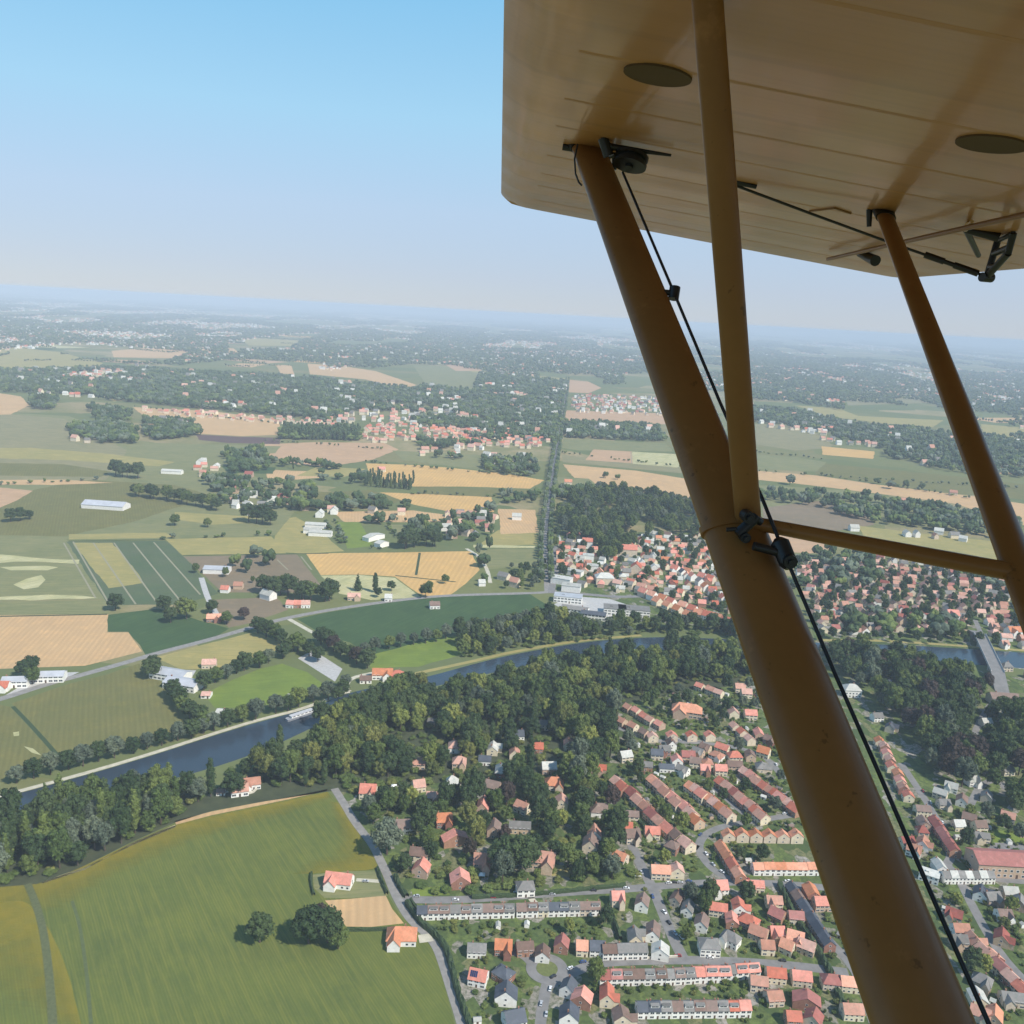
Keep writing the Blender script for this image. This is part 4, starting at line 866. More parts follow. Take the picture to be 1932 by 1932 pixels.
FILLS = [([(1110,1850),(1200,1848),(1205,1932),(1120,1932)], 11, 'detached_house', ['red','pink','brown']), ([(1160,1500),(1210,1540),(1290,1610),(1230,1640),(1180,1600)], 15, 'detached_house', ['brown','pink','red']),
         ([(1130,1800),(1420,1800),(1410,1700),(1330,1700),(1250,1750)], 10.5, 'detached_house', ['brown','red','grey','pink']),
         ([(900,1800),(960,1810),(1000,1860),(980,1932),(890,1932)], 11, 'detached_house', ['red','slate','brown']),
         ([(1420,1680),(1560,1690),(1700,1932),(1450,1932),(1420,1850)], 10.2, 'detached_house', ['red','pink','darkred','orange']),
         ([(1260,1390),(1450,1390),(1490,1470),(1180,1470)], 10.5, 'detached_house', ['pink','red','brown','grey']),
         ([(1700,1480),(1780,1500),(1932,1650),(1932,1932),(1850,1932),(1740,1600)], 10.8, 'detached_house', ['pink','darkred','grey','pale','brown','red']),
         ([(1050,1010),(1130,1020),(1330,1010),(1390,1165),(1230,1120),(1060,1110)], 14.5, 'town_house', ['red','pink','orange','grey','pale','red']),
         ([(1500,1060),(1700,1050),(1980,1110),(1980,1215),(1700,1195),(1540,1200)], 14, 'town_house', ['pink','darkred','pink','brown','grey','pink']),
         ([(1850,1210),(2000,1220),(2000,1300),(1900,1290)], 18, 'town_house', ['pink','grey']),
         ([(700,1500),(1140,1500),(1200,1640),(1000,1670),(780,1670),(730,1600)], 23, 'villa', ['red','pink','brown','orange','pink']), ([(760,1420),(900,1390),(1140,1360),(1150,1490),(790,1490)], 25, 'villa', ['grey','pink','red','pale'])]
base = [(s['x'], s['y'], max(s['w_'], s['d_'])/2*kof(s.get('name', 'house'))) for s in SPECS]
for P, st, nm, roofs in FILLS:
    for x, y in fill(P, st, 0.22):
        if not free(x, y, 3.3 if st < 20 else 6.0, base) or seg_near(x, y, 3.6): continue
        v, q = proj((x, y, 3)); wd = random.uniform(8.5, 13)
        SPECS.append(dict(x=x, y=y, rz=R(random.choice([-6, 0, 5, 85, 92, -35])+random.uniform(-4, 4)), roof=random.choice(roofs), wall=random.choice(['cream', 'white', 'buff', 'brick', 'cream']),
             w_=wd, d_=random.uniform(8, 10), h=random.uniform(4.4, 5.8), rh=random.uniform(3.0, 4.4), name=nm, hip=random.random() < 0.15, wing=random.choice([0, 0, 0, 1, -1]), label=None))
        base.append((x, y, wd/2*kof(nm)))
ROOF['metal'] = m_metal; RWORD['metal'] = 'grey metal'
SPECS.sort(key=lambda s: math.hypot(s['x'], s['y']))
FARH = []
def visible(s):
    v, q = proj((s['x'], s['y'], 3)); return -40 < v < 1975 and q < 1990
single = 0
for s in SPECS:
    s = dict(s); lab = s.pop('label', None); rw = s.pop('row', None); solar = s.pop('solar', 0)
    vis = visible(s)
    if not vis: continue
    if single > 560 and not lab: FARH.append(s); continue
    single += 1
    o = house(**s)
    nm = s.get('name', 'house').replace('_', ' ')
    if solar:
        mb = MB(); k = s['rh']/(s['d_']/2); n = Vector((0, -s['rh'], s['d_']/2)).normalized()
        for i in range(4):
            x0 = -s['w_']/2+0.9+i*1.15; y0, y1 = -s['d_']/2*0.8, -s['d_']/2*0.25
            f = lambda x, y: (x, y, s['h']+s['rh']+y*k+0.30)
            mb.add([f(x0,y0), f(x0+1.05,y0), f(x0+1.05,y1), f(x0,y1)], [(0,1,2,3)])
        sp_ = mb.build('solar_panel', simple('solar_glass', (0.02, 0.035, 0.09), 0.15), o)
        md = sp_.modifiers.new('s', 'SOLIDIFY'); md.thickness = 0.06
    rword = RWORD.get(s['roof'], 'grey'); grp = {'terraced_house': 'terraced houses', 'villa': 'villas among the trees', 'town_house': 'houses of the town beyond the river', 'barn': 'farm sheds and barns', 'farmhouse': 'farmhouses'}.get(s.get('name'), 'houses of the suburb')
    cat = {'barn': 'barn', 'hangar': 'hangar', 'hut': 'hut', 'school': 'school', 'garage': 'garage', 'supermarket': 'supermarket', 'workshop': 'workshop', 'shed': 'shed', 'hall': 'hall', 'apartment_block': 'apartment block', 'office': 'office'}.get(s.get('name'), 'house')
    if lab: tag(o, lab, cat, grp)
    elif rw:
        ph, i, n = rw
        pos_ = 'leftmost' if i == 0 else ('rightmost' if i == n-1 else LEFTORD[i]+' from left')
        tag(o, f'{rword} roofed house, {pos_} in {ph}', cat, grp)
    else: later(o, f'{rword} roofed {s["wall"]} {nm}'.replace('detached house', 'house'), cat, grp)

# ------------------------------------------------------------------ trees
def blob(cx, cy, cz, rx, ry, rz, rg, sub=1, amp=0.18):
    bm = bmesh.new(); bmesh.ops.create_icosphere(bm, subdivisions=sub, radius=1)
    vs = []
    for v in bm.verts:
        k = 1+rg.uniform(-amp, amp); vs.append((cx+v.co.x*rx*k, cy+v.co.y*ry*k, cz+v.co.z*rz*k))
    fs = [tuple(x.index for x in f.verts) for f in bm.faces]; bm.free(); return vs, fs
def crown(seed, kind='round', nleaf=1000, ls=0.75):
    rg = np.random.default_rng(seed); mb = MB(); cl = []
    if kind == 'round':
        Rr, H0, Ht = 5.2, 7.6, 4.6; n = 17
        for i in range(n):
            a = i*2.4+rg.uniform(-0.4, 0.4); t = (i+0.5)/n; z = -0.75+1.7*t; rr = math.sqrt(max(0.05, 1-min(1, z*z*0.95)))*rg.uniform(0.55, 0.78)
            r = rg.uniform(1.5, 2.5)*(1.1-0.25*t); cl.append((math.cos(a)*rr*Rr, math.sin(a)*rr*Rr, H0+z*Ht*0.8, r))
        cl.append((0, 0, H0+0.5, 3.2))
    elif kind == 'poplar':
        for i in range(13):
            t = i/12; r = 1.9*math.sin(math.pi*min(1, 0.18+t*0.80))**0.7+0.35; a = i*2.2
            cl.append((math.cos(a)*0.55, math.sin(a)*0.55, 2.5+t*15, r))
    elif kind == 'cone':
        for i in range(14):
            t = i/13; r = 2.9*(1-t)+0.45; a = i*2.4
            cl.append((math.cos(a)*r*0.35, math.sin(a)*r*0.35, 1.6+t*12.5, r*0.85))
    elif kind == 'bush':
        for i in range(6):
            a = i*1.05+rg.uniform(-0.3, 0.3); cl.append((math.cos(a)*1.0, math.sin(a)*1.0, 1.3+rg.uniform(-0.3, 0.5), rg.uniform(0.8, 1.3)))
    tot = sum(c[3]**2 for c in cl)
    for (x, y, z, r) in cl:
        f = 0.78 if kind != 'poplar' else 1.0
        vs, fs = blob(x, y, z, r*0.86, r*0.86, r*f*0.86, rg, 1, 0.2); mb.add(vs, fs)
        k = int(nleaf*r*r/tot)
        for _ in range(k):
            d = Vector(rg.normal(size=3)).normalized()
            if d.z < -0.45: d.z = -d.z
            p = Vector((x, y, z)) + Vector((d.x*r, d.y*r, d.z*r*f))*rg.uniform(0.86, 1.14)
            nn = (d+Vector(rg.normal(size=3))*0.55).normalized(); u = nn.orthogonal().normalized(); w_ = nn.cross(u)
            a = rg.uniform(0, 6.28); u, w_ = u*math.cos(a)+w_*math.sin(a), -u*math.sin(a)+w_*math.cos(a)
            s = ls*rg.uniform(0.55, 1.2)
            mb.add([p-u*s*0.5, p+w_*s*0.32, p+u*s*0.55+nn*0.1, p-w_*s*0.35], [(0, 1, 2, 3)])
    return mb
def trunkmesh(h, r):
    mb = MB(); mb.tube((0,0,0), (0.15,0,h), r, r*0.55, 8)
    for a in (0.4, 2.4, 4.5): mb.tube((0.1,0,h*0.75), (math.cos(a)*h*0.35, math.sin(a)*h*0.35, h*1.25), r*0.4, r*0.2, 6)
    return mb
VAR = [('dark','round'),('dark','round'),('mid','round'),('mid','round'),('dark','round'),('light','round'),('olive','round'),('bluish','round'),('copper','round'),('dark','poplar'),('mid','poplar'),('dark','cone'),('mid','bush'),('olive','bush')]
CM = []; TM = {}
for i, (tone, kd) in enumerate(VAR):
    ls = {'round': 1.0, 'poplar': 0.8, 'cone': 0.8, 'bush': 0.5}[kd]
    me = crown(100+i, kd, {'round': 1500, 'poplar': 900, 'cone': 900, 'bush': 260}[kd], ls).mesh('crown'); me.materials.append(LEAF[tone]); CM.append(me)
for kd, (h, r) in {'round': (5.5, 0.38), 'poplar': (9, 0.28), 'cone': (6, 0.22), 'bush': (0.9, 0.1)}.items():
    TM[kd] = trunkmesh(h, r).mesh('trunk'); TM[kd].materials.append(m_trunk)
KIND = {'round': 'broadleaf_tree', 'poplar': 'poplar_tree', 'cone': 'conifer_tree', 'bush': 'bush'}
TONEW = {'dark': 'dark green', 'mid': 'mid green', 'light': 'light green', 'olive': 'yellowish green', 'bluish': 'greyish green', 'copper': 'copper coloured'}
CROWN_OBJ = {}; TREES = []
NB_ = {k: 0 for k in KIND.values()}
def tree(x, y, vi, s, sz=1.0, group='trees of the wood', label=None, desc=None):
    tone, kd = VAR[vi]; NB_[KIND[kd]] += 1; r = empty(KIND[kd], (x, y, 0), random.uniform(0, 6.28)); r.scale = (s, s, s*sz)
    c = bpy.data.objects.new('crown', CM[vi]); COL.objects.link(c); c.parent = r
    t = bpy.data.objects.new('trunk', TM[kd]); COL.objects.link(t); t.parent = r
    CROWN_OBJ.setdefault(vi, c); TREES.append((x, y, 3.0*s))
    cat = 'bush' if kd == 'bush' else 'tree'
    if label: tag(r, label, cat, group)
    else:
        size = 'big ' if s > 1.2 else ('small ' if s < 0.75 else '')
        later(r, f'{size}{TONEW[tone]} {"tree" if kd=="round" else KIND[kd].replace("_tree","")}', cat, group)
    return r
def trow(p0, p1, n, vis, s, phrase, jit=1.0, sz=1.0, group=None):
    a = G(*p0); b = G(*p1)
    for i in range(n):
        p = a.lerp(b, i/(n-1) if n > 1 else 0); vi = vis[i % len(vis)]
        pos_ = 'leftmost' if i == 0 else ('rightmost' if i == n-1 else LEFTORD[i % 20]+' from left')
        tree(p.x+random.uniform(-jit, jit), p.y+random.uniform(-jit, jit), vi, s*random.uniform(0.85, 1.15), sz, group or phrase, f'{TONEW[VAR[vi][0]]} tree, {pos_} in the {phrase}')
# hand-placed trees
for v, q, vi, s, lab in ((490,1778,0,1.05,'dark round tree standing alone in the crop, left of the big pair'),(582,1780,1,1.35,'big dark tree in the crop, left one of the pair'),
    (618,1778,4,1.25,'big dark tree in the crop, right one of the pair'),(600,1758,8,1.0,'purplish tree behind the big pair in the crop'),(638,1790,2,0.75,'smaller tree right of the big pair in the crop'),
    (330,992,2,1.1,'small tree alone in the pasture below the hangar'),(392,995,2,0.9,'lone tree right in the pasture below the hangar'),
    (20,985,0,1.3,'dark clump tree left in the meadow by the left edge'),(38,983,0,1.3,'dark clump tree in the middle at the left meadow'),(56,980,1,0.9,'small dark tree right of the clump at the left'),
    (218,1152,0,1.2,'round dark tree at the corner of the stubble field'),(310,1155,1,1.2,'dark tree above the dark green field, left'),(322,1175,4,1.1,'tree inside the dark green field'),(352,1168,2,1.5,'big round tree above the orange farmhouse'),
    (400,1158,1,1.0,'dark tree directly behind the orange farmhouse'),(460,1170,8,0.9,'tree beside the main road right of the farmhouse'),(428,1178,2,0.9,'tree hugging the orange farmhouse on the right'),
    (675,1115,11,1.2,'pointed dark conifer behind the pink farmhouse'),(708,1118,9,1.1,'tall dark poplar right of the pink farmhouse'),(738,1115,0,0.8,'dark tree behind the small white cottage'),
    (803,1128,0,1.1,'dark tree left of the cottage in the dark green field'),(286,1280,1,1.2,'dark tree left of the grey warehouse'),(290,1268,0,1.0,'dark tree at the top corner of the olive field'),
    (45,1278,0,1.0,'tree between the depot and the roadside house'),(60,1272,1,1.1,'tree left above the depot yard'),(62,1290,2,1.0,'tree in front of the depot yard'),
    (730,1612,7,1.5,'great pale tree overhanging the lane'),(985,1650,0,1.6,'great dark tree right of the pinkish villa path'),(950,1648,1,1.5,'great dark tree above the white-walled grey house'),
    (440,1502,0,1.1,'dark tree in front of the riverside villa'),(80,765,4,2.2,'big dark clump far left beside the tan field')):
    p = G(v, q); tree(p.x, p.y, vi, s, 1.0, 'single trees', lab)
trow((30,1480),(385,1385),13,[7,0,7,1],0.95,'row between the olive field and the towpath',1.2)
trow((400,1380),(620,1320),9,[7,0,2,7],1.0,'row between the bright meadow and the towpath',2)
trow((330,1318),(385,1380),6,[0,1,2],1.0,'hedge line right of the olive field',1.5)
trow((385,1300),(545,1235),9,[0,2,7,1],1.0,'tree belt above the bright meadow',3)
trow((490,1195),(600,1248),8,[0,4,2],1.1,'tree belt left of the grey yard',3)
trow((600,1215),(690,1262),7,[0,1,8],1.1,'tree belt right of the grey yard',3)
trow((690,1235),(1010,1172),17,[7,7,2,7],0.85,'silvery row along the dark green field',2,1.15)
trow((606,1374),(790,1308),11,[0,2,3,1,6,4],1.05,'tall row on the near bank',1.5,1.3)
trow((650,1298),(640,1325),3,[7,0,0],0.8,'little clump at the bend of the towpath',1)
trow((498,1120),(630,1135),9,[1,0,2,4],1.5,'tall clump behind the roadside cluster',6)
trow((760,1035),(830,1030),6,[0,1,4],1.6,'dark clump right of the diagonal shed',6)
trow((470,985),(515,990),4,[0,1],1.7,'dark clump left of the farm sheds',5)
trow((255,935),(410,962),12,[1,2,0],1.4,'long belt below the hangar',5)
trow((215,898),(262,902),4,[0,1,4],1.7,'clump left of the far farmstead',4)
trow((690,918),(775,924),10,[9,10],0.85,'short poplar row above the gold field',2)
trow((1345,1190),(1400,1205),4,[0,11,4],1.4,'dark group beside the strut above the river',3)
# wood areas, filled on a jittered grid
WOODS = [
 ([(-40,1540),(60,1522),(240,1500),(330,1497),(405,1500),(330,1546),(250,1585),(150,1634),(70,1660),(-40,1668)], 7.4, [0,1,2,4,2,7,3,9,10], 0.88, 'wood left of the crop'),
 ([(405,1468),(520,1436),(640,1402),(720,1370),(720,1470),(640,1478),(520,1492),(500,1480)], 8.0, [0,1,2,3,4,6,9], 0.85, 'riverbank wood above the crop'),
 ([(590,1388),(640,1362),(700,1336),(800,1322),(960,1288),(1100,1252),(1230,1240),(1300,1230),(1420,1232),(1440,1285),(1300,1290),(1165,1330),(1150,1440),(1150,1500),(1000,1520),(800,1520),(660,1500),(640,1470),(620,1420)], 9.2, [0,0,1,2,3,4,5,6,9,2,3,7,0,2,5,3,1], 0.92, 'great wood between river and villas'),
 ([(660,1505),(800,1510),(1000,1510),(1160,1500),(1225,1600),(1235,1665),(1000,1688),(780,1690),(745,1640),(710,1575)], 9.0, [0,1,2,3,4,5,6,7,8,0,4,3,2], 0.78, 'villa gardens'),
 ([(860,1205),(1040,1172),(1380,1185),(1400,1198),(1210,1196),(1000,1222),(870,1245)], 10.5, [2,7,0,5], 0.8, 'river bank scrub'),
 ([(1530,1222),(1700,1228),(1730,1262),(1830,1290),(1960,1330),(1960,1545),(1830,1555),(1760,1470),(1700,1380),(1640,1310),(1560,1260)], 9.5, [0,1,4,0,2,8,3,7], 1.0, 'park right of the strut'),
 ([(1045,945),(1140,930),(1240,942),(1320,962),(1345,1005),(1210,1015),(1150,1075),(1130,1040),(1060,1010)], 11, [0,1,2,3,2,7], 1.0, 'wood behind the town'),
]
SUBURB = [([(790,1740),(1130,1740),(1130,1775),(880,1775)], 7.5, [2,0,5,12]), ([(1130,1755),(1200,1740),(1200,1720),(1130,1720)], 9, [0,2,6]),
          ([(890,1800),(1000,1850),(1000,1932),(900,1932)], 12, [2,5,12,13]), ([(1110,1850),(1420,1850),(1420,1885),(1120,1880)], 8, [2,5,6,0]),
          ([(1120,1870),(1200,1880),(1200,1932),(1130,1932)], 10, [2,0,6]), ([(1230,1690),(1560,1690),(1700,1932),(1400,1932),(1300,1800)], 10.5, [0,2,5,12,7]),
          ([(1160,1400),(1480,1400),(1520,1560),(1330,1640),(1240,1660),(1180,1550)], 9.5, [2,0,12,5,7]), ([(1700,1500),(1932,1560),(1932,1932),(1860,1932),(1740,1620)], 10, [0,2,7,5]),
          ([(1380,1600),(1430,1590),(1440,1625),(1400,1650)], 9, [2,0]), ([(1780,1690),(1932,1700),(1932,1790),(1880,1770)], 9, [5,6,2]), ([(1200,1310),(1430,1300),(1440,1400),(1250,1370)], 9.5, [0,2,7]),
          ([(1040,1010),(1140,1020),(1340,1010),(1390,1170),(1180,1120),(1060,1100)], 14, [0,1,2]), ([(1500,1060),(1980,1100),(1980,1230),(1540,1210)], 11.5, [0,1,2,4]), ([(250,1060),(480,1090),(640,1130),(450,1120)], 40, [2]),
          ([(640,1140),(1040,1060),(1040,1110),(900,1120)], 26, [0,2]), ([(950,1070),(1025,1070),(1030,1115),(960,1112)], 14, [0,2,7])]
cand = []
for P, st, vs_, s, ph in WOODS:
    for x, y in fill(P, st, 0.3): cand.append((x, y, random.choice(vs_), s*random.uniform(0.75, 1.3), ph))
for P, st, vs_ in SUBURB:
    for x, y in fill(P, st, 0.35, prob=0.8):
        cand.append((x, y, random.choice(vs_), random.uniform(0.35, 0.75), 'garden trees'))
cand = [c for c in cand if free(c[0], c[1], 2.6 if c[3] > 0.9 else 1.1, HOUSES) and not seg_near(c[0], c[1], 2.5*c[3]) and free(c[0], c[1], 1.0, TREES[:60])]
# keep the front gardens of the villas open towards the camera
cand = [c for c in cand if not any(abs(c[0]-h[0]-0) < h[2]+1 and 0 < h[1]-c[1] < h[2]+6+8*c[3] for h in HOUSES if h[1] < 760)]
cand = [c for c in cand if c[4] != 'great wood between river and villas' or vnoise(c[0], c[1], 26, 2) < (0.85 if proj((c[0], c[1], 0))[1] < 1390 else 0.62)]
cand = [c for c in cand if c[4] != 'villa gardens' or vnoise(c[0], c[1], 20, 6) < 0.66]
cand = [c for c in cand if c[4] != 'wood behind the town' or vnoise(c[0], c[1], 34, 8) < 0.72]
cand.sort(key=lambda c: math.hypot(c[0], c[1])/max(0.4, c[3]))
NIND = 330; REST = []
n_ = 0
for c in cand:
    v, q = proj((c[0], c[1], 5))
    if -60 < v < 1990 and q < 2000:
        behind = 0
        if (NB_['broadleaf_tree'] < 296 or VAR[c[2]][1] != 'round') and n_ < NIND: tree(c[0], c[1], c[2], c[3], random.uniform(1.1, 1.65) if c[3] > 0.65 else random.uniform(0.9, 1.2), {'garden trees': 'garden trees of the suburb'}.get(c[4], 'trees of the '+c[4])); n_ += 1
        else: REST.append(c)

# ------------------------------------------------------------------ scattered masses (each one object)
def scatter(name, label, cat, pts, sources):
    """pts: x, y, z, sx, sz, rot, source index"""
    me = bpy.data.meshes.new(name); a = np.array(pts, dtype=np.float32); n = len(a)
    me.vertices.add(n); me.vertices.foreach_set('co', a[:, :3].ravel())
    at = me.attributes.new('sv', 'FLOAT_VECTOR', 'POINT'); at.data.foreach_set('vector', np.stack([a[:, 3], a[:, 3], a[:, 4]], 1).ravel())
    at = me.attributes.new('rv', 'FLOAT_VECTOR', 'POINT'); z0 = np.zeros(n, np.float32); at.data.foreach_set('vector', np.stack([z0, z0, a[:, 5]], 1).ravel())
    at = me.attributes.new('ix', 'INT', 'POINT'); at.data.foreach_set('value', a[:, 6].astype(np.int32))
    o = link(name, me); tag(o, label, cat, None, 'stuff')
    ng = bpy.data.node_groups.new(name, 'GeometryNodeTree')
    ng.interface.new_socket('Geometry', in_out='INPUT', socket_type='NodeSocketGeometry'); ng.interface.new_socket('Geometry', in_out='OUTPUT', socket_type='NodeSocketGeometry')
    gi = ng.nodes.new('NodeGroupInput'); go = ng.nodes.new('NodeGroupOutput'); jn = ng.nodes.new('GeometryNodeJoinGeometry')
    def attr(nm, t):
        q = ng.nodes.new('GeometryNodeInputNamedAttribute'); q.data_type = t; q.inputs['Name'].default_value = nm; return q.outputs['Attribute']
    sv = attr('sv', 'FLOAT_VECTOR'); rv = attr('rv', 'FLOAT_VECTOR'); ix = attr('ix', 'INT')
    for k, src in enumerate(sources):
        oi = ng.nodes.new('GeometryNodeObjectInfo'); oi.inputs['Object'].default_value = src; oi.inputs['As Instance'].default_value = True
        cp = ng.nodes.new('FunctionNodeCompare'); cp.data_type = 'INT'; cp.operation = 'EQUAL'
        i0 = [s for s in cp.inputs if s.type == 'INT']; ng.links.new(ix, i0[0]); i0[1].default_value = k
        ip = ng.nodes.new('GeometryNodeInstanceOnPoints')
        ng.links.new(gi.outputs[0], ip.inputs['Points']); ng.links.new(cp.outputs[0], ip.inputs['Selection']); ng.links.new(oi.outputs['Geometry'], ip.inputs['Instance'])
        ng.links.new(rv, ip.inputs['Rotation']); ng.links.new(sv, ip.inputs['Scale']); ng.links.new(ip.outputs[0], jn.inputs[0])
    ng.links.new(jn.outputs[0], go.inputs[0])
    md = o.modifiers.new('scatter', 'NODES'); md.node_group = ng
    return o
for vi in range(len(VAR)):
    if vi not in CROWN_OBJ:
        p = G(1060+vi*12, 1680); tree(p.x, p.y, vi, 0.6, 1.0, 'garden trees of the suburb')
order = sorted(CROWN_OBJ); SRC = [CROWN_OBJ[i] for i in order]; IDX = {v: k for k, v in enumerate(order)}
if REST:
    scatter('woodland', 'further leafy trees filling the woods and gardens beyond the nearest ones', 'trees',
            [(c[0], c[1], 0, c[3], c[3]*random.uniform(1.1, 1.6), random.uniform(0, 6.28), IDX[c[2]]) for c in REST], SRC)
# garden shrubs
sh = []
for P, st, _ in SUBURB:
    for x, y in fill(P, 3.9 if st < 25 else 12, 0.45, prob=0.85):
        if math.hypot(x, y) < 760 and free(x, y, 0.5, HOUSES) and not seg_near(x, y, 1.0): sh.append((x, y, 0, random.uniform(0.3, 0.85), random.uniform(0.35, 0.95), random.uniform(0, 6), random.choice([IDX[12], IDX[13], IDX[12]])))
for P, st, vs_, s, ph in WOODS[:5]:
    for x, y in fill(P, 6.0, 0.45, prob=0.8):
        if free(x, y, 0.5, HOUSES) and not seg_near(x, y, 1.0): sh.append((x, y, 0, random.uniform(0.8, 1.6), random.uniform(0.7, 1.4), random.uniform(0, 6), random.choice([IDX[12], IDX[13], IDX[12]])))
scatter('shrubbery', 'low bushes and hedges filling the gardens and the wood floor', 'shrubs', sh, SRC)

# far trees: simple clumps; the source of each shape is a real tree in the middle distance
def far_tree(v, q, tone, s, seed, lab, poplar=False):
    rg = np.random.default_rng(seed); mb = MB()
    for i in range(6):
        a = i*1.1; r = rg.uniform(2.4, 3.4)
        if poplar: vs, fs = blob(math.cos(a)*0.5, math.sin(a)*0.5, 3+i*2.4, 1.6, 1.6, 2.4, rg, 1, 0.25)
        else: vs, fs = blob(math.cos(a)*2.7, math.sin(a)*2.7, 6+rg.uniform(-2, 2.4), r, r, r*0.95, rg, 1, 0.3)
        mb.add(vs, fs)
    x, y = G(v, q).x, G(v, q).y
    r = empty('distant_tree', (x, y, 0)); r.scale = (s, s, s); tag(r, lab, 'tree', 'single trees')
    c = mb.build('crown', LEAF[tone], r); t = bpy.data.objects.new('trunk', TM['round']); COL.objects.link(t); t.parent = r
    return c
FT = [far_tree(1142,902,'dark',1.0,1,'dark tree at the left in the tan field by the strut'), far_tree(1165,905,'mid',0.9,2,'dark tree at the right in the tan field by the strut'),
      far_tree(1490,915,'bluish',1.6,3,'big round tree alone between the two struts'), far_tree(553,885,'dark',1.0,4,'slim poplar pair standing above the farms',True)]
# far houses
def far_house(v, q, rf, wl, lab, w_=12, h=5):
    x, y = at_(v, q); mb = gable_wall(w_, 9, h, 3.5); n0 = len(mb.f); rb = roof_mesh(w_, 9, h, 3.5); mb.add(rb.v, rb.f, 1)
    o = mb.build('distant_house', [WALL[wl], ROOF[rf]]); o.location = (x, y, 0); tag(o, lab, 'house', 'single far houses'); return o
FH = [far_house(975,975,'pale','white','tiny white house left of the tree-lined avenue'), far_house(985,858,'pale','white','white far house in the trees left of the avenue'),
      far_house(720,886,'red','cream','lonely red roofed farmhouse in the pink stubble'), far_house(820,848,'pink','cream','far pink house near the red village'),
      far_house(1072,940-30,'orange','cream','small orange house right beside the avenue'), far_house(1800,1010,'grey','cream','grey house under the cross bar'),
      far_house(470,895,'darkred','buff','dark red house right of the far farmstead'), far_house(1110,925,'brown','white','brown far house right of the avenue')]
ROOFK = {'pale': 0, 'grey': 5, 'slate': 5, 'brown': 7, 'red': 2, 'pink': 3, 'orange': 4, 'darkred': 6, 'metal': 5}
fh = [(s['x'], s['y'], 0, s['w_']/12*.72, .8, s['rz'], ROOFK[s['roof']]) for s in FARH]
def band_h(P, step, ks, prob=0.8, s=(0.65, 1.05)):
    for x, y in fill(P, step*0.85, 0.4, prob=prob): fh.append((x, y, 0, random.uniform(*s), random.uniform(0.75, 1.1), random.choice([0.1, 1.6, 0.2, -0.5])+random.uniform(-0.1, 0.1), random.choice(ks)))
ft = []
def band_t(P, step, ks=(0, 0, 1, 0, 2), prob=0.9, s=(0.8, 1.5)):
    for x, y in fill(P, step, 0.4, prob=prob): ft.append((x, y, 0, random.uniform(*s), random.uniform(0.8, 1.3), random.uniform(0, 6), random.choice(ks)))
band_h([(670,808),(760,800),(1040,820),(1030,848),(900,842),(780,830),(700,838)], 24, [2,2,3,4,2,3], 0.8)
band_h([(270,770),(530,790),(640,800),(640,806),(500,800),(270,778)], 26, [3,2,3], 0.8)
band_h([(700,785),(1050,800),(1050,822),(720,805)], 42, [0,3,5], 0.7)
band_h([(1080,745),(1240,750),(1250,785),(1080,778)], 30, [3,5,0,6], 0.8)
band_h([(0,705),(160,700),(180,740),(40,735)], 45, [5,0,3], 0.7)
band_h([(410,905),(620,960),(640,975),(430,975)], 24, [0,3,5,6,0], 0.55)
band_h([(830,970),(930,965),(935,1010),(850,1030)], 19, [3,6,5,0], 0.7)
band_h([(380,868),(420,880),(400,900),(340,898)], 22, [2,3,0], 0.7)
band_h([(640,965),(780,970),(740,985),(640,985)], 30, [5,0,3], 0.5)
band_h([(180,785),(250,790),(240,815),(190,820)], 40, [3,0], 0.5)
band_h([(880,845),(1000,860),(990,885),(930,880)], 38, [0,3,5], 0.5)
band_h([(1560,995),(1830,1010),(1860,1030),(1650,1010)], 30, [0,5,3], 0.5)
band_h([(1430,790),(1560,790),(1760,820),(1720,830),(1500,815)], 40, [0,3,0,5], 0.5)
band_h([(500,1128),(600,1130),(590,1145),(510,1145)], 24, [2,3,0], 0.5)
band_h([(930,1085),(1030,1080),(1030,1110),(960,1108)], 26, [3,5], 0.4)
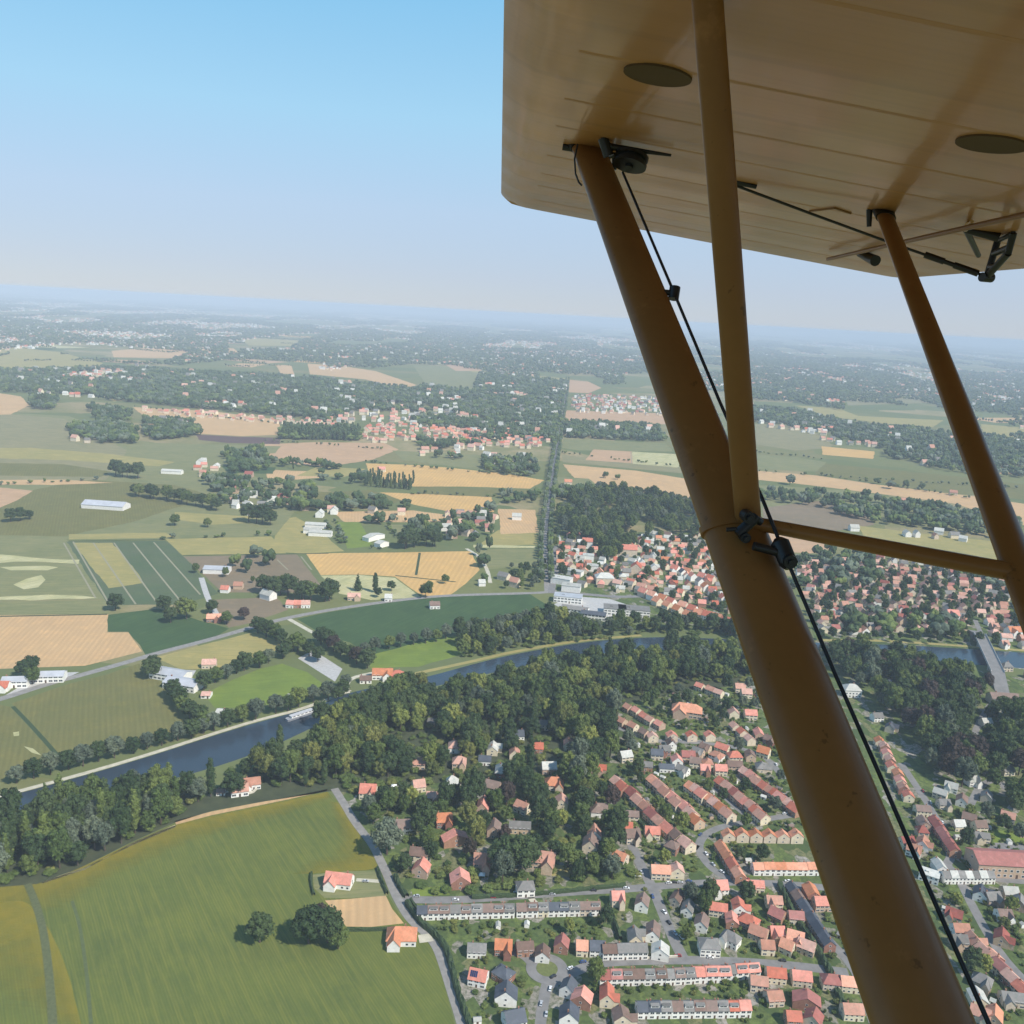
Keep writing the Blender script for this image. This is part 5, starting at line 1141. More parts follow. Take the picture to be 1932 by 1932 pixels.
# woods in the middle distance and far off
W_ = [([(-100,702),(60,700),(230,696),(400,705),(560,712),(700,728),(890,745),(905,706),(1070,722),(1058,800),(1050,842),(900,832),(760,796),(640,800),(520,785),(270,762),(60,742),(-100,738)], 13, 0.72),
      ([(450,662),(700,652),(900,655),(1230,672),(1240,705),(1080,708),(905,692),(780,688),(700,696),(560,682),(450,680)], 22, 0.75),
      ([(790,728),(890,738),(880,745),(790,738)], 16, 0.8),
      ([(1065,800),(1240,806),(1255,835),(1180,832),(1065,826)], 13, 0.85), ([(1410,668),(1600,680),(1720,730),(1690,740),(1600,738),(1590,775),(1500,760),(1410,755)], 20, 0.8),
      ([(1410,770),(1500,775),(1600,800),(1760,815),(1900,830),(1960,850),(1960,905),(1820,895),(1680,870),(1660,845),(1560,838),(1540,820),(1410,800)], 13, 0.6),
      ([(1600,905),(1700,915),(1900,940),(1900,948),(1700,925),(1600,915)], 26, 0.5),
      ([(1430,930),(1480,935),(1640,940),(1800,960),(1920,985),(1920,1022),(1830,1010),(1640,985),(1500,950),(1430,950)], 13, 0.6),
      ([(1760,700),(2000,720),(2000,790),(1800,770)], 24, 0.7), ([(130,810),(200,800),(262,815),(255,838),(140,836)], 11, 0.8), ([(272,795),(365,800),(380,822),(300,832),(272,825)], 10, 0.85),
      ([(165,768),(245,778),(245,798),(180,795)], 13, 0.6), ([(55,745),(110,755),(100,775),(60,772)], 11, 0.9), ([(790,832),(910,840),(900,850),(860,868),(790,860)], 12, 0.6),
      ([(900,860),(1010,870),(1015,900),(920,895)], 12, 0.6), ([(420,855),(500,850),(505,890),(430,895)], 12, 0.75), ([(500,870),(640,882),(640,888),(500,880)], 15, 0.6),
      ([(600,895),(680,900),(700,920),(600,905)], 15, 0.5), ([(380,905),(560,915),(640,945),(780,950),(770,965),(560,968),(420,950)], 14, 0.55), ([(640,985),(720,990),(780,1035),(860,1035),(940,1010),(930,960),(860,985),(740,980)], 15, 0.4),
      ([(340,1050),(480,1045),(560,1060),(520,1085),(400,1080)], 34, 0.5), ([(890,1030),(940,1040),(930,1100),(890,1110)], 17, 0.4), ([(940,930),(1015,935),(1012,955),(940,950)], 13, 0.4),
      ([(1040,930),(1130,925),(1130,940),(1050,945)], 12, 0.8), ([(1500,1045),(1650,1040),(1660,1110),(1560,1110)], 14, 0.5), ([(1740,1060),(1930,1090),(1930,1130),(1860,1110)], 14, 0.7),
      ([(1600,1160),(1830,1180),(1830,1205),(1580,1205)], 13, 0.55), ([(1900,700),(1990,720),(1990,900),(1910,880)], 26, 0.5), ([(1480,1100),(1580,1100),(1580,1120),(1490,1120)], 14, 0.4)]
for P, st, pr in W_:
    for x, y in fill(P, st, 0.4, prob=min(1, pr*1.15)):
        d = math.hypot(x, y); nz = vnoise(x, y, 95, 11)*0.6+vnoise(x, y*0.6, 240, 4)*0.4
        if nz > 0.64 and d > 1500:
            if random.random() < 0.16: fh.append((x, y, 0, random.uniform(0.7, 1.2), random.uniform(1.0, 1.5), random.uniform(-0.5, 0.5), random.choice([0, 3, 5, 2, 3])))
            continue
        ft.append((x, y, 0, random.uniform(0.7, 1.7), random.uniform(0.8, 1.6), random.uniform(0, 6), random.choice((0, 0, 1, 0, 2))))
        if random.random() < 0.012 and d > 1800: fh.append((x, y+14, 0, random.uniform(0.8, 1.3), random.uniform(1.6, 2.4), random.uniform(-0.5, 0.5), random.choice([0, 3, 5, 0])))
# small fields, lanes and hedges of the far plain
for _ in range(170):
    u = random.random(); d = 3300*math.exp(u*1.35); th = random.uniform(-0.62, 0.62); x, y = d*math.sin(th), d*math.cos(th)
    v, q = proj((x, y, 0))
    if 690 < q < 850 and 250 < v < 1250: continue
    a = random.uniform(-0.5, 0.5); L1, L2 = random.uniform(90, 330)*(d/4000)**0.6, random.uniform(60, 200)*(d/4000)**0.6
    ca, sa = math.cos(a), math.sin(a); z = 0.75*max(0.012, d*2.2e-5)
    P = [(x+ca*i*L1-sa*j*L2*k_, y+sa*i*L1+ca*j*L2*k_, z) for (i, j), k_ in zip(((-.5,-.5),(.5,-.5),(.5,.5),(-.5,.5)), [random.uniform(0.7, 1.2) for _ in range(4)])]
    mb = MB(); mb.add(P, [(0,1,2,3)]); tag(mb.build('field', FM[random.choice(['wheat','pinkish','khaki','green','olive','cream','dusty','gold','darkgreen'])]), kind='structure')
    for i in range(4):
        A_, B_ = Vector(P[i]), Vector(P[(i+1) % 4]); L = (B_-A_).length
        if random.random() < 0.55:
            for k in range(int(L/11)):
                p = A_.lerp(B_, k*11/L); ft.append((p.x, p.y, 0, random.uniform(0.4, 1.1), random.uniform(0.4, 1.1), random.uniform(0, 6), random.choice([0, 1, 2])))
band_t([(533,812),(678,816),(678,832),(533,829)], 7, (3,3,1), 1.0, (1.6, 2.0))
band_t([(690,905),(780,912),(780,925),(690,918)], 9, (3,), 0.7, (0.8, 1.1))
# avenue trees both sides
av = smooth_line([G(*p) for p in [(1071,716),(1066,760),(1058,800),(1050,850),(1042,900),(1036,950),(1030,1000),(1028,1050),(1030,1108)]], 1)
for a, b in zip(av, av[1:]):
    L = (b-a).length; t = (b-a)/L; nn = Vector((-t.y, t.x, 0))
    for k in range(int(L/11)):
        for s in (-1, 1):
            p = a+t*(k*11)+nn*s*5.2; ft.append((p.x, p.y, 0, random.uniform(0.5, 0.8), random.uniform(0.7, 1.1), random.uniform(0, 6), random.choice([0, 2, 1])))
# hedges between the far fields
for a, b in (((0,700),(190,697)),((430,690),(560,690)),((1425,890),(1960,925)),((1060,855),(1300,884)),((1110,800),(1255,803)),((690,872),(1030,905)),((500,832),(750,850)),((1540,895),(1900,952)),
             ((250,768),(520,800)),((1425,853),(1560,868)),((780,932),(1010,940)),((640,984),(850,985)),((632,985),(657,1036)),((728,990),(768,1036)),((612,985),(652,1040)),((657,1036),(770,1036)),((310,1017),(520,1010)),((0,915),(200,905))):
    A_, B_ = G(*a), G(*b); L = (B_-A_).length
    for k in range(int(L/9)):
        if random.random() < 0.6:
            p = A_.lerp(B_, k*9/L); ft.append((p.x+random.uniform(-2, 2), p.y+random.uniform(-2, 2), 0, random.uniform(0.25, 0.7), random.uniform(0.2, 0.6), random.uniform(0, 6), random.choice([0, 1, 2])))
# the open country towards the horizon: hedges, copses, villages, placed by a slow random pattern
def infield(x, y):
    return False
for _ in range(120000):
    u = random.random(); d = 3600*math.exp(u*2.3); th = random.uniform(-0.62, 0.62)
    x, y = d*math.sin(th), d*math.cos(th); k = d/5000
    n1 = vnoise(x, y, 500+d*0.03, 3); n2 = vnoise(x, y, 900+d*0.06, 9); n3 = vnoise(x, y*0.45, 130+d*0.016, 5)
    if d < 5600:
        v, q = proj((x, y, 0))
        if 640 < q and 430 < v < 1250 and n3 < 0.6: continue
    if n1*0.45+n3*0.65 > 0.56: ft.append((x, y, 0, random.uniform(0.8, 1.9)*k, random.uniform(0.8, 1.4)*k**0.4, random.uniform(0, 6), random.choice([0, 1, 0, 2])))
    if n2*0.5+n3*0.5 > 0.46 and random.random() < 0.34:
        big = random.random() < 0.04
        fh.append((x+random.uniform(-30, 30), y+random.uniform(-30, 30), 0, random.uniform(0.55, 1.0)*k**0.65*(2.4 if big else 1), random.uniform(0.8, 1.3)*(1+0.08*k), random.uniform(-0.4, 0.4), random.choice([0, 1, 5, 3, 5, 7, 2, 3]) if not big else 0))
scatter('distant_trees', 'hazy woods, hedges and copses spread to the horizon', 'trees', ft, FT)
scatter('distant_houses', 'hazy villages and towns of small roofs spread to the horizon', 'houses', fh, FH)

# ------------------------------------------------------------------ hedges that can be told apart
def hedge(pts, w_, h, lab):
    P = smooth_line([G(*p) for p in pts], 1); n = len(P); Q = []
    for a, b in zip(P, P[1:]):
        k = max(1, int((b-a).length/1.6))
        Q += [a.lerp(b, i/k) for i in range(k)]
    Q.append(P[-1]); vs = []; fs = []; K = 7
    for i, p in enumerate(Q):
        t = (Q[min(i+1, len(Q)-1)]-Q[max(i-1, 0)]).normalized(); nn = Vector((-t.y, t.x, 0))
        for k in range(K):
            a = math.pi*k/(K-1); j = random.uniform(0.8, 1.25)
            vs.append(p+nn*(math.cos(a)*w_/2*j)+Vector((0, 0, max(0, math.sin(a))**0.5*h*j if 0 < k < K-1 else 0)))
    for i in range(len(Q)-1):
        for k in range(K-1): q = i*K+k; fs.append((q, q+1, q+K+1, q+K))
    mb = MB(); mb.add(vs, fs); tag(mb.build('hedge', m_hedge), lab, 'hedge', 'hedges')
hedge([(768,1706),(790,1740),(812,1757),(836,1782),(850,1815),(862,1870),(885,1932),(905,2000)], 2.4, 2.6, 'long dark hedge along the right side of the lane')
hedge([(712,1640),(722,1668),(730,1688)], 1.4, 1.8, 'short dark hedge left of the lane by the red farmhouse')
hedge([(654,1756),(700,1756),(738,1754)], 1.2, 1.6, 'low hedge under the tan plot in the crop')
hedge([(588,1648),(586,1668),(592,1690)], 1.2, 1.4, 'low hedge left of the red farmhouse garden')
hedge([(745,1655),(756,1680),(768,1694)], 2.2, 2.4, 'dark hedge right of the lane below the great tree')
hedge([(1148,1712),(1160,1745),(1170,1775)], 1.6, 2.4, 'straight garden hedge below the tall red house')
hedge([(1470,1670),(1500,1735),(1560,1820),(1590,1900)], 2.6, 2.6, 'long dark hedge left of the slate rows')
hedge([(890,1695),(1000,1690),(1180,1672)], 1.6, 1.8, 'clipped hedge on the far side of the terrace street')
hedge([(1180,1530),(1215,1560),(1235,1590)], 2.0, 2.2, 'dark hedge beside the first diagonal row')
hedge([(775,1698),(780,1710),(800,1726),(890,1724)], 1.2, 1.6, 'garden hedge in front of the first white terrace')
# driveway and garden walls
def wall_(pts, h, t, lab):
    P = [G(*p) for p in pts]; mb = MB()
    for a, b in zip(P, P[1:]):
        d = (b-a).normalized(); nn = Vector((-d.y, d.x, 0))*t/2
        v = [a+nn, a-nn, b-nn, b+nn]; mb.add([(p.x, p.y, z) for z in (0, h) for p in v], [(0,1,5,4),(1,2,6,5),(2,3,7,6),(3,0,4,7),(4,5,6,7)])
    tag(mb.build('garden_wall', simple('wall_pale_stone', (0.62, 0.57, 0.48), 0.9)), lab, 'wall', 'garden walls')
wall_([(1150,1812-1),(1200,1810),(1278,1806)], 1.0, 0.4, 'pale garden wall along the crossroads street')
wall_([(448,1492),(462,1500),(478,1496),(490,1484)], 1.3, 0.6, 'white curved terrace wall in front of the riverside villa')
road('driveway', [(672,1660),(690,1661),(716,1663)], 2.4, m_path, 7)
road('driveway', [(790,1772),(806,1770),(815,1768)], 5, m_path, 9)
poly('paved_yard', [(425,1496),(450,1476),(462,1468),(470,1484),(448,1492)], m_path, 6)
road('driveway', [(1000,1690),(1005,1700),(1020,1712)], 3, m_path, 6)

# ------------------------------------------------------------------ bridge, moored barge, cars
a = G(1846, 1208); b = G(1880, 1282); d = (b-a); L = d.length
br = empty('road_bridge', ((a.x+b.x)/2, (a.y+b.y)/2, 0), math.atan2(d.y, d.x)); tag(br, 'grey road bridge crossing the river at the right', 'bridge')
mb = MB(); mb.box(-L/2, L/2, -5, 5, 5.4, 6.4); mb.build('deck', m_conc, br)
mb = MB(); mb.box(-L/2, L/2, -4, 4, 6.42, 6.46); mb.build('roadway', m_asph, br)
for s in (-1, 1):
    mb = MB(); mb.box(-L/2, L/2, s*4.85-0.12, s*4.85+0.12, 6.4, 7.5); mb.build('parapet', m_conc, br)
for s in (-0.3, 0.3):
    mb = MB(); mb.box(L*s-0.8, L*s+0.8, -4, 4, 0, 5.4); mb.build('pier', m_conc, br)
for s in (-1, 1):
    mb = MB(); x0, x1 = s*L/2, s*(L/2+28)
    v = [(x0,-5,0),(x0,5,0),(x1,5,0),(x1,-5,0),(x0,-5,6.4),(x0,5,6.4)]
    mb.add(v, [(0,1,5,4),(4,5,2,3),(0,4,3),(1,2,5)]); mb.build('ramp', m_asph, br)
p = G(552, 1352); q_ = G(585, 1341); ang = math.atan2((q_-p).y, (q_-p).x)
p = (p+q_)/2+Vector((math.sin(ang)*3.0, -math.cos(ang)*3.0, 0))
bt = empty('moored_barge', (p.x, p.y, 0.05), ang); tag(bt, 'white and grey barge moored at the towpath on the near river reach', 'boat')
mb = MB(); hl = 13
sec = [(-hl,1.5),(-hl*0.9,2.1),(hl*0.75,2.1),(hl*0.93,1.2),(hl,0.1)]
vs = []
for z, k in ((0, 0.88), (1.3, 1.0)):
    vs += [(x, y*k, z) for x, y in sec] + [(x, -y*k, z) for x, y in reversed(sec)]
n = len(sec)*2; mb.add(vs, [(i, (i+1) % n, n+(i+1) % n, n+i) for i in range(n)]+[tuple(range(n, 2*n))]); mb.build('hull', simple('hull_grey', (0.30, 0.31, 0.34), 0.5), bt)
mb = MB(); mb.box(-10, 6, -1.5, 1.5, 1.3, 2.5); mb.build('cabin', m_frame, bt)
mb = MB(); mb.box(-10.3, 6.3, -1.7, 1.7, 2.5, 2.65); mb.build('cabin_roof', simple('boat_roof', (0.5, 0.5, 0.52), 0.5), bt)
for k in range(5):
    mb = MB(); mb.box(-9+k*3, -7.4+k*3, -1.54, -1.5, 1.7, 2.2); mb.build('window', m_glass, bt)
CARC = {'white': (0.75, 0.75, 0.75), 'black': (0.02, 0.02, 0.025), 'silver': (0.45, 0.46, 0.48), 'red': (0.35, 0.03, 0.03), 'blue': (0.04, 0.08, 0.22)}
CMAT = {k: simple('paint_'+k, c, 0.3, c, 1, 0, 0.1) for k, c in CARC.items()}
m_tyre = simple('tyre', (0.02, 0.02, 0.02), 0.9)
def carmesh():
    b = MB(); pr = [(-2.15,0.35),(-2.2,0.75),(-1.9,0.92),(1.15,0.95),(2.05,0.8),(2.15,0.4)]
    n = len(pr); vs = [(x, s*0.86*(0.94 if abs(x) > 2 else 1), z) for s in (-1, 1) for x, z in pr]
    b.add(vs, [(i, (i+1) % n, n+(i+1) % n, n+i) for i in range(n)]+[tuple(range(n)), tuple(range(2*n-1, n-1, -1))])
    c = MB(); pr = [(-1.85,0.90),(-1.45,1.40),(0.25,1.44),(1.1,0.92)]; n = 4
    vs = [(x, s*(0.80 if z < 1 else 0.66), z) for s in (-1, 1) for x, z in pr]
    c.add(vs, [(i, (i+1) % n, n+(i+1) % n, n+i) for i in range(n)]+[tuple(range(n)), tuple(range(2*n-1, n-1, -1))])
    t = MB(); t.box(-1.42, 0.24, -0.62, 0.62, 1.43, 1.47)
    w_ = MB(); w_.tube((0,-0.1,0), (0,0.1,0), 0.32, n=14)
    return b, c, t, w_
cb, cc, ct, cw = carmesh(); CB = {}
meshes = {}
for k in CARC:
    meshes[k] = (cb.mesh('body'), ct.mesh('roof')); [m.materials.append(CMAT[k]) for m in meshes[k]]
mc = cc.mesh('cabin'); mc.materials.append(m_glass); mw = cw.mesh('wheel'); mw.materials.append(m_tyre)
CARS = []
def car(v, q, ang, colr, lab, p=None):
    p = p or G(v, q); r = empty('parked_car', (p.x, p.y, 0.09), R(ang)); r.scale = (.68, .68, .68); CARS.append(r); lab and tag(r, lab, 'car', 'cars parked along the streets')
    put('body', meshes[colr][0], r, (0,0,0)); put('roof', meshes[colr][1], r, (0,0,0)); put('cabin', mc, r, (0,0,0))
    for x in (-1.35, 1.35):
        for y in (-0.8, 0.8): put('wheel', mw, r, (x, y, 0.32))
    return r
for v, q, an, cl, lab in ((1262,1667,6,'white','white car below the big orange corner house'),(1272,1666,6,'black','black car below the pinkish gabled house'),(1283,1666,4,'silver','silver car right of the black one below the gabled house'),
    (1300,1664,4,'blue','blue car midway along the terrace street'),(1332,1612,-70,'white','white car inside the lane bend'),(1345,1632,-60,'silver','silver car on the lane bend below the white one'),(1362,1646,-40,'white','white car by the red crossroads house'),
    (1253,1722,-60,'white','white car at the top of the side street'),(1262,1742,-62,'black','black car midway down the side street'),(1273,1762,-64,'silver','silver car low on the side street'),(1286,1770,-66,'white','white car beside the white balconied block'),
    (1160,1808,0,'silver','silver car on the crossroads street by the pale wall'),(1220,1807,0,'black','black car on the crossroads street under the white gable'),(1340,1808,0,'white','white car in front of the balconied block'),(1076,1828,35,'white','white car right of the traffic island'),
    (1100,1816,20,'blue','blue car above the curving street'),(1021,1895,80,'silver','silver car on the street below the island'),(860,1699,0,'white','white car at the left of the terrace street'),(930,1694,0,'red','red car behind the first white terrace'),
    (1042,1688,0,'silver','silver car behind the second white terrace'),(1120,1681,0,'black','black car left of the tall red house'),(1182,1677,0,'white','white car right of the tall red house'),(748,1755,40,'white','white car beside the orange lane house'),(690,1664,0,'silver','silver car on the farmhouse drive')):
    car(v, q, an, cl, lab)
for key, st_, off in (('a', 17, 2.2), ('c', 19, 2.2), ('f', 14, -1.9), ('b', 13, -1.8), ('k', 15, 1.9), ('l', 18, 1.9), ('g', 17, 1.8), ('h', 15, 1.8), ('i', 15, 1.8), ('j', 18, 1.9), ('m', 17, 1.9), ('d', 15, 1.8)):
    P = smooth_line([G(*p) for p in ST[key]], 1); acc = 6.0
    for a_, b_ in zip(P, P[1:]):
        L = (b_-a_).length; t = (b_-a_)/max(L, 1e-6); nn = Vector((-t.y, t.x, 0))
        while acc < L:
            p = a_+t*acc+nn*off; acc += st_*random.uniform(0.6, 1.6)
            if random.random() < 0.3 or any((p-o.location).length < 5.5 for o in CARS): continue
            k = random.choice(['white', 'black', 'silver', 'silver', 'white', 'blue', 'red', 'black'])
            vq = proj(p)
            if not (0 < vq[0] < 1932 and vq[1] < 1925): continue
            o = car(0, 0, math.degrees(math.atan2(t.y, t.x))+random.choice([0, 180]), k, None, p); later(o, f'{k} parked car', 'car', 'cars parked along the streets')
        acc -= L
def shed(x, y, rz, k):
    r = empty('garden_shed', (x, y, 0), rz); r.scale = (.75, .75, .75); w_, d_ = random.uniform(2.6, 4.4), random.uniform(2.4, 3.6)
    gable_wall(w_, d_, 2.1, 0.9).build('wall', [WALL['white'], WALL['buff'], m_chim][k], r); roof_mesh(w_, d_, 2.1, 0.9, ov=0.2).build('roof', [ROOF['pale'], ROOF['grey'], ROOF['brown']][k], r)
    put('door', winmesh('door'), r, (0, -d_/2, 0)); later(r, ['white garden shed', 'grey roofed garden shed', 'brown garden shed'][k], 'shed', 'garden sheds'); return r
ns = 0
for P, st, _ in SUBURB[:9]+SUBURB[10:11]:
    for x, y in fill(P, 13, 0.42, prob=0.62):
        if ns < 130 and free(x, y, 2.6, HOUSES) and free(x, y, 0.2, TREES) and not seg_near(x, y, 2.2): shed(x, y, random.choice([0.1, 1.6, -0.6])+random.uniform(-0.1, 0.1), random.choice([0, 0, 1, 2])); ns += 1
# pale tent and parasols in the gardens
def tent(v, q, lab):
    p = G(v, q); r = empty('garden_tent', (p.x, p.y, 0)); r.scale = (.75, .75, .75); tag(r, lab, 'tent')
    mb = MB(); mb.add([(-2,-2,2.1),(2,-2,2.1),(2,2,2.1),(-2,2,2.1),(0,0,3.3)], [(0,1,4),(1,2,4),(2,3,4),(3,0,4)]); c = mb.build('canopy', m_frame, r); md = c.modifiers.new('s', 'SOLIDIFY'); md.thickness = 0.06
    for x in (-1.9, 1.9):
        for y in (-1.9, 1.9): mb = MB(); mb.tube((x,y,0), (x,y,2.15), 0.05); mb.build('leg', m_frame, r)
tent(909, 1655, 'white garden tent below the pinkish orange villa'); tent(1203, 1655, 'white garden tent left of the big orange house'); tent(743, 1487, 'white garden tent right of the red villa')

# ------------------------------------------------------------------ the aeroplane the photograph is taken from
def paint(name, c1, c2, rough=0.4, spec=0.5, coat=0.0, grain=60):
    m, nt, b = newmat(name); b.inputs['Specular IOR Level'].default_value = spec
    b.inputs['Coat Weight'].default_value = coat; b.inputs['Coat Roughness'].default_value = 0.12
    tc = nt.nodes.new('ShaderNodeTexCoord').outputs['Object']
    c = mixc(nt, ramp(nt, noise(nt, tc, 2.2, 5), [(0.3, 0.0), (0.7, 1.0)]), c1, c2)
    c = mixc(nt, math_(nt, 'MULTIPLY', noise(nt, tc, grain, 2), 0.35), c, tuple(x*0.6 for x in c1))
    c = mixc(nt, ramp(nt, noise(nt, tc, 38, 3, 0.7), [(0.66, 0.0), (0.70, 0.6)]), c, tuple(x*0.35 for x in c1))        # specks of dirt and flies
    c = mixc(nt, ramp(nt, noise(nt, tc, 9, 6, 0.75), [(0.60, 0.0), (0.72, 0.30)]), c, tuple(min(1, x*1.7+0.02) for x in c1))  # scuffs
    nt.links.new(math_(nt, 'MULTIPLY_ADD', noise(nt, tc, 6, 5), 0.35, rough-0.15), b.inputs['Roughness'])
    bp = nt.nodes.new('ShaderNodeBump'); bp.inputs['Strength'].default_value = 0.25; bp.inputs['Distance'].default_value = 0.001
    nt.links.new(noise(nt, tc, 30, 4), bp.inputs['Height']); nt.links.new(bp.outputs[0], b.inputs['Normal'])
    nt.links.new(c, b.inputs['Base Color']); return m
m_strut = paint('strut_paint', (0.265, 0.120, 0.036), (0.20, 0.088, 0.025), 0.34, 0.3)
m_blk = simple('black_fitting', (0.012, 0.012, 0.014), 0.4, (0.02, 0.02, 0.02), 20)
m_cab = simple('steel_cable', (0.03, 0.03, 0.035), 0.45, (0.02, 0.02, 0.02), 30)
m_patch = simple('grey_patch', (0.115, 0.072, 0.038), 0.75, (0.09, 0.058, 0.03), 4, 0, 0, 0.15)
m_brass = simple('brass', (0.5, 0.33, 0.12), 0.3, (0.4, 0.26, 0.1), 20, 0, 0.9)
Sv = ray(942, 585).normalized()                                   # along the span, outwards
Cv = (RIGHT*0.984 - UP*0.168 + FWD*0.052); Cv = (Cv - Sv*Cv.dot(Sv)).normalized()   # along the chord, towards the trailing edge
Nv = Cv.cross(Sv).normalized()
if Nv.z < 0: Nv = -Nv
TIP = A(943, 383, 3.5)
CH = 1.64
def onwing(v, q, off=0.0):
    d = ray(v, q); t = (TIP-Nv*off-CAM).dot(Nv)/d.dot(Nv); return CAM + d*t
plane = empty('light_aeroplane', tuple(TIP)); tag(plane, 'wing, lift struts and cables of the light aeroplane carrying the camera', 'aeroplane')
WM = Matrix(((Cv.x, Sv.x, Nv.x), (Cv.y, Sv.y, Nv.y), (Cv.z, Sv.z, Nv.z))).to_4x4()
def inplane(p): return WM.inverted().to_3x3() @ (Vector(p)-TIP)   # chord, span, up
plane.matrix_world = Matrix.Translation(TIP) @ WM
# wing: outline in chord/span, built as a lofted aerofoil with a rounded tip
def wingmat():
    m, nt, b = newmat('wing_fabric'); b.inputs['Roughness'].default_value = 0.42; b.inputs['Specular IOR Level'].default_value = 0.6
    b.inputs['Coat Weight'].default_value = 0.35; b.inputs['Coat Roughness'].default_value = 0.10
    tc = nt.nodes.new('ShaderNodeTexCoord').outputs['Object']
    c = mixc(nt, ramp(nt, noise(nt, tc, 1.6, 5), [(0.3, 0.0), (0.7, 1.0)]), (0.52, 0.245, 0.088), (0.42, 0.195, 0.064))
    mp = nt.nodes.new('ShaderNodeMapping'); mp.inputs['Scale'].default_value = (2, 55, 1); nt.links.new(tc, mp.inputs['Vector'])
    c = mixc(nt, ramp(nt, noise(nt, mp.outputs[0], 1, 3), [(0.45, 0.0), (0.7, 0.16)]), c, (0.26, 0.12, 0.042))
    wv = nt.nodes.new('ShaderNodeTexWave'); wv.bands_direction = 'Y'; wv.inputs['Scale'].default_value = math.pi/10/0.31; wv.inputs['Distortion'].default_value = 0.0
    nt.links.new(tc, wv.inputs['Vector'])
    rl = ramp(nt, wv.outputs['Fac'], [(0.975, 0.0), (0.995, 1.0)])
    c = mixc(nt, math_(nt, 'MULTIPLY', rl, 0.15), c, (0.15, 0.07, 0.025))
    bp = nt.nodes.new('ShaderNodeBump'); bp.inputs['Strength'].default_value = 0.25; bp.inputs['Distance'].default_value = 0.004
    sag = math_(nt, 'ADD', math_(nt, 'MULTIPLY', wv.outputs['Fac'], 1.0), math_(nt, 'MULTIPLY', noise(nt, tc, 60, 2), 0.12))
    nt.links.new(sag, bp.inputs['Height']); nt.links.new(bp.outputs[0], b.inputs['Normal']); nt.links.new(bp.outputs[0], b.inputs['Coat Normal'])
    nt.links.new(c, b.inputs['Base Color']); return m
m_wing = wingmat()
mb = MB(); NS = 24; vs = []; fs = []
def section(s, inset, zs):
    pts = []; c0, c1 = inset, CH-inset*1.3
    for i in range(NS+1):                       # underside, leading to trailing
        t = i/NS; x = c0+(c1-c0)*(0.5-0.5*math.cos(math.pi*t)); u = (x-c0)/(c1-c0)
        z = 0.028*(1-min(1, u/0.06))**2*zs; pts.append((x, s, z))
    for i in range(NS-1, 0, -1):
        t = i/NS; u = 0.5-0.5*math.cos(math.pi*t); x = c0+(c1-c0)*u
        z = zs*(0.20*math.sqrt(max(0, u))*(1-u)*1.55+0.014); pts.append((x, s, z))
    return pts
secs = [(-7.5, 0, 1), (-5, 0, 1), (-3, 0, 1), (-2, 0, 1), (-1, 0, 1), (-0.5, 0, 1), (-0.09, 0, 1), (-0.05, 0.004, 0.9), (-0.022, 0.014, 0.75), (-0.006, 0.028, 0.5), (0, 0.045, 0.2)]
K = None
for s, ins, zs in secs:
    p = section(s, ins, zs); K = len(p); vs += p
for j in range(len(secs)-1):
    for i in range(K): fs.append((j*K+i, j*K+(i+1) % K, (j+1)*K+(i+1) % K, (j+1)*K+i))
fs.append(tuple(range((len(secs)-1)*K, len(secs)*K)))
mb.add(vs, fs); wing = mb.build('wing', m_wing, plane)
wing.data.polygons.foreach_set('use_smooth', [True]*len(wing.data.polygons))
try:
    wing.data.set_sharp_from_angle(angle=R(30))
except Exception: pass
def L_(p): return inplane(p)
def part(name, mat, fn, parent=plane, smooth=True):
    mb = MB(); fn(mb); o = mb.build(name, mat, parent); 
    if smooth:
        o.data.polygons.foreach_set('use_smooth', [True]*len(o.data.polygons))
        try: o.data.set_sharp_from_angle(angle=R(50))
        except Exception: pass
    return o
cax = (1, 0, 0)
fA = L_(onwing(1107, 272, -0.01)); fB = L_(A(1742, 1932, 1.02)); fd = (fB-fA)
front = part('front_strut', m_strut, lambda m: m.tube(fA, fA+fd*1.5, 0.0190, 0.0345, 40, 2.15, cax))
dep_a = (onwing(1126, 284)-CAM).dot(FWD)
rA = L_(onwing(1664, 392, -0.01)); ra_dep = (onwing(1674, 392)-CAM).dot(FWD)
rB = L_(A(1895, 1000, ra_dep*0.66)); rd = rB-rA
rear = part('rear_strut', m_strut, lambda m: m.tube(rA, rA+rd*1.8, 0.0125, 0.0195, 32, 1.75, cax))
def on_front(q):
    """point of the front strut's axis at picture row q"""
    best = min((fA+fd*k/400 for k in range(500)), key=lambda l: abs(proj(plane.matrix_world @ l)[1]-q)); return best
def on_rear(q): return min((rA+rd*k/400 for k in range(600)), key=lambda l: abs(proj(plane.matrix_world @ l)[1]-q))
J = on_front(985)
jd = (plane.matrix_world @ J - CAM).dot(FWD)
jT = L_(onwing(1334, -10)); jB = L_(A(1412, 985, jd*0.985))
jury = part('jury_strut', m_strut, lambda m: m.tube(jB, jT+(jT-jB)*0.02, 0.0130, 0.0118, 28, 1.6, cax))
cr = on_rear(1082)
cross = part('cross_strut', m_strut, lambda m: m.tube(jB+(cr-jB)*0.01, cr, 0.011, 0.0145, 20, 1.2, cax))
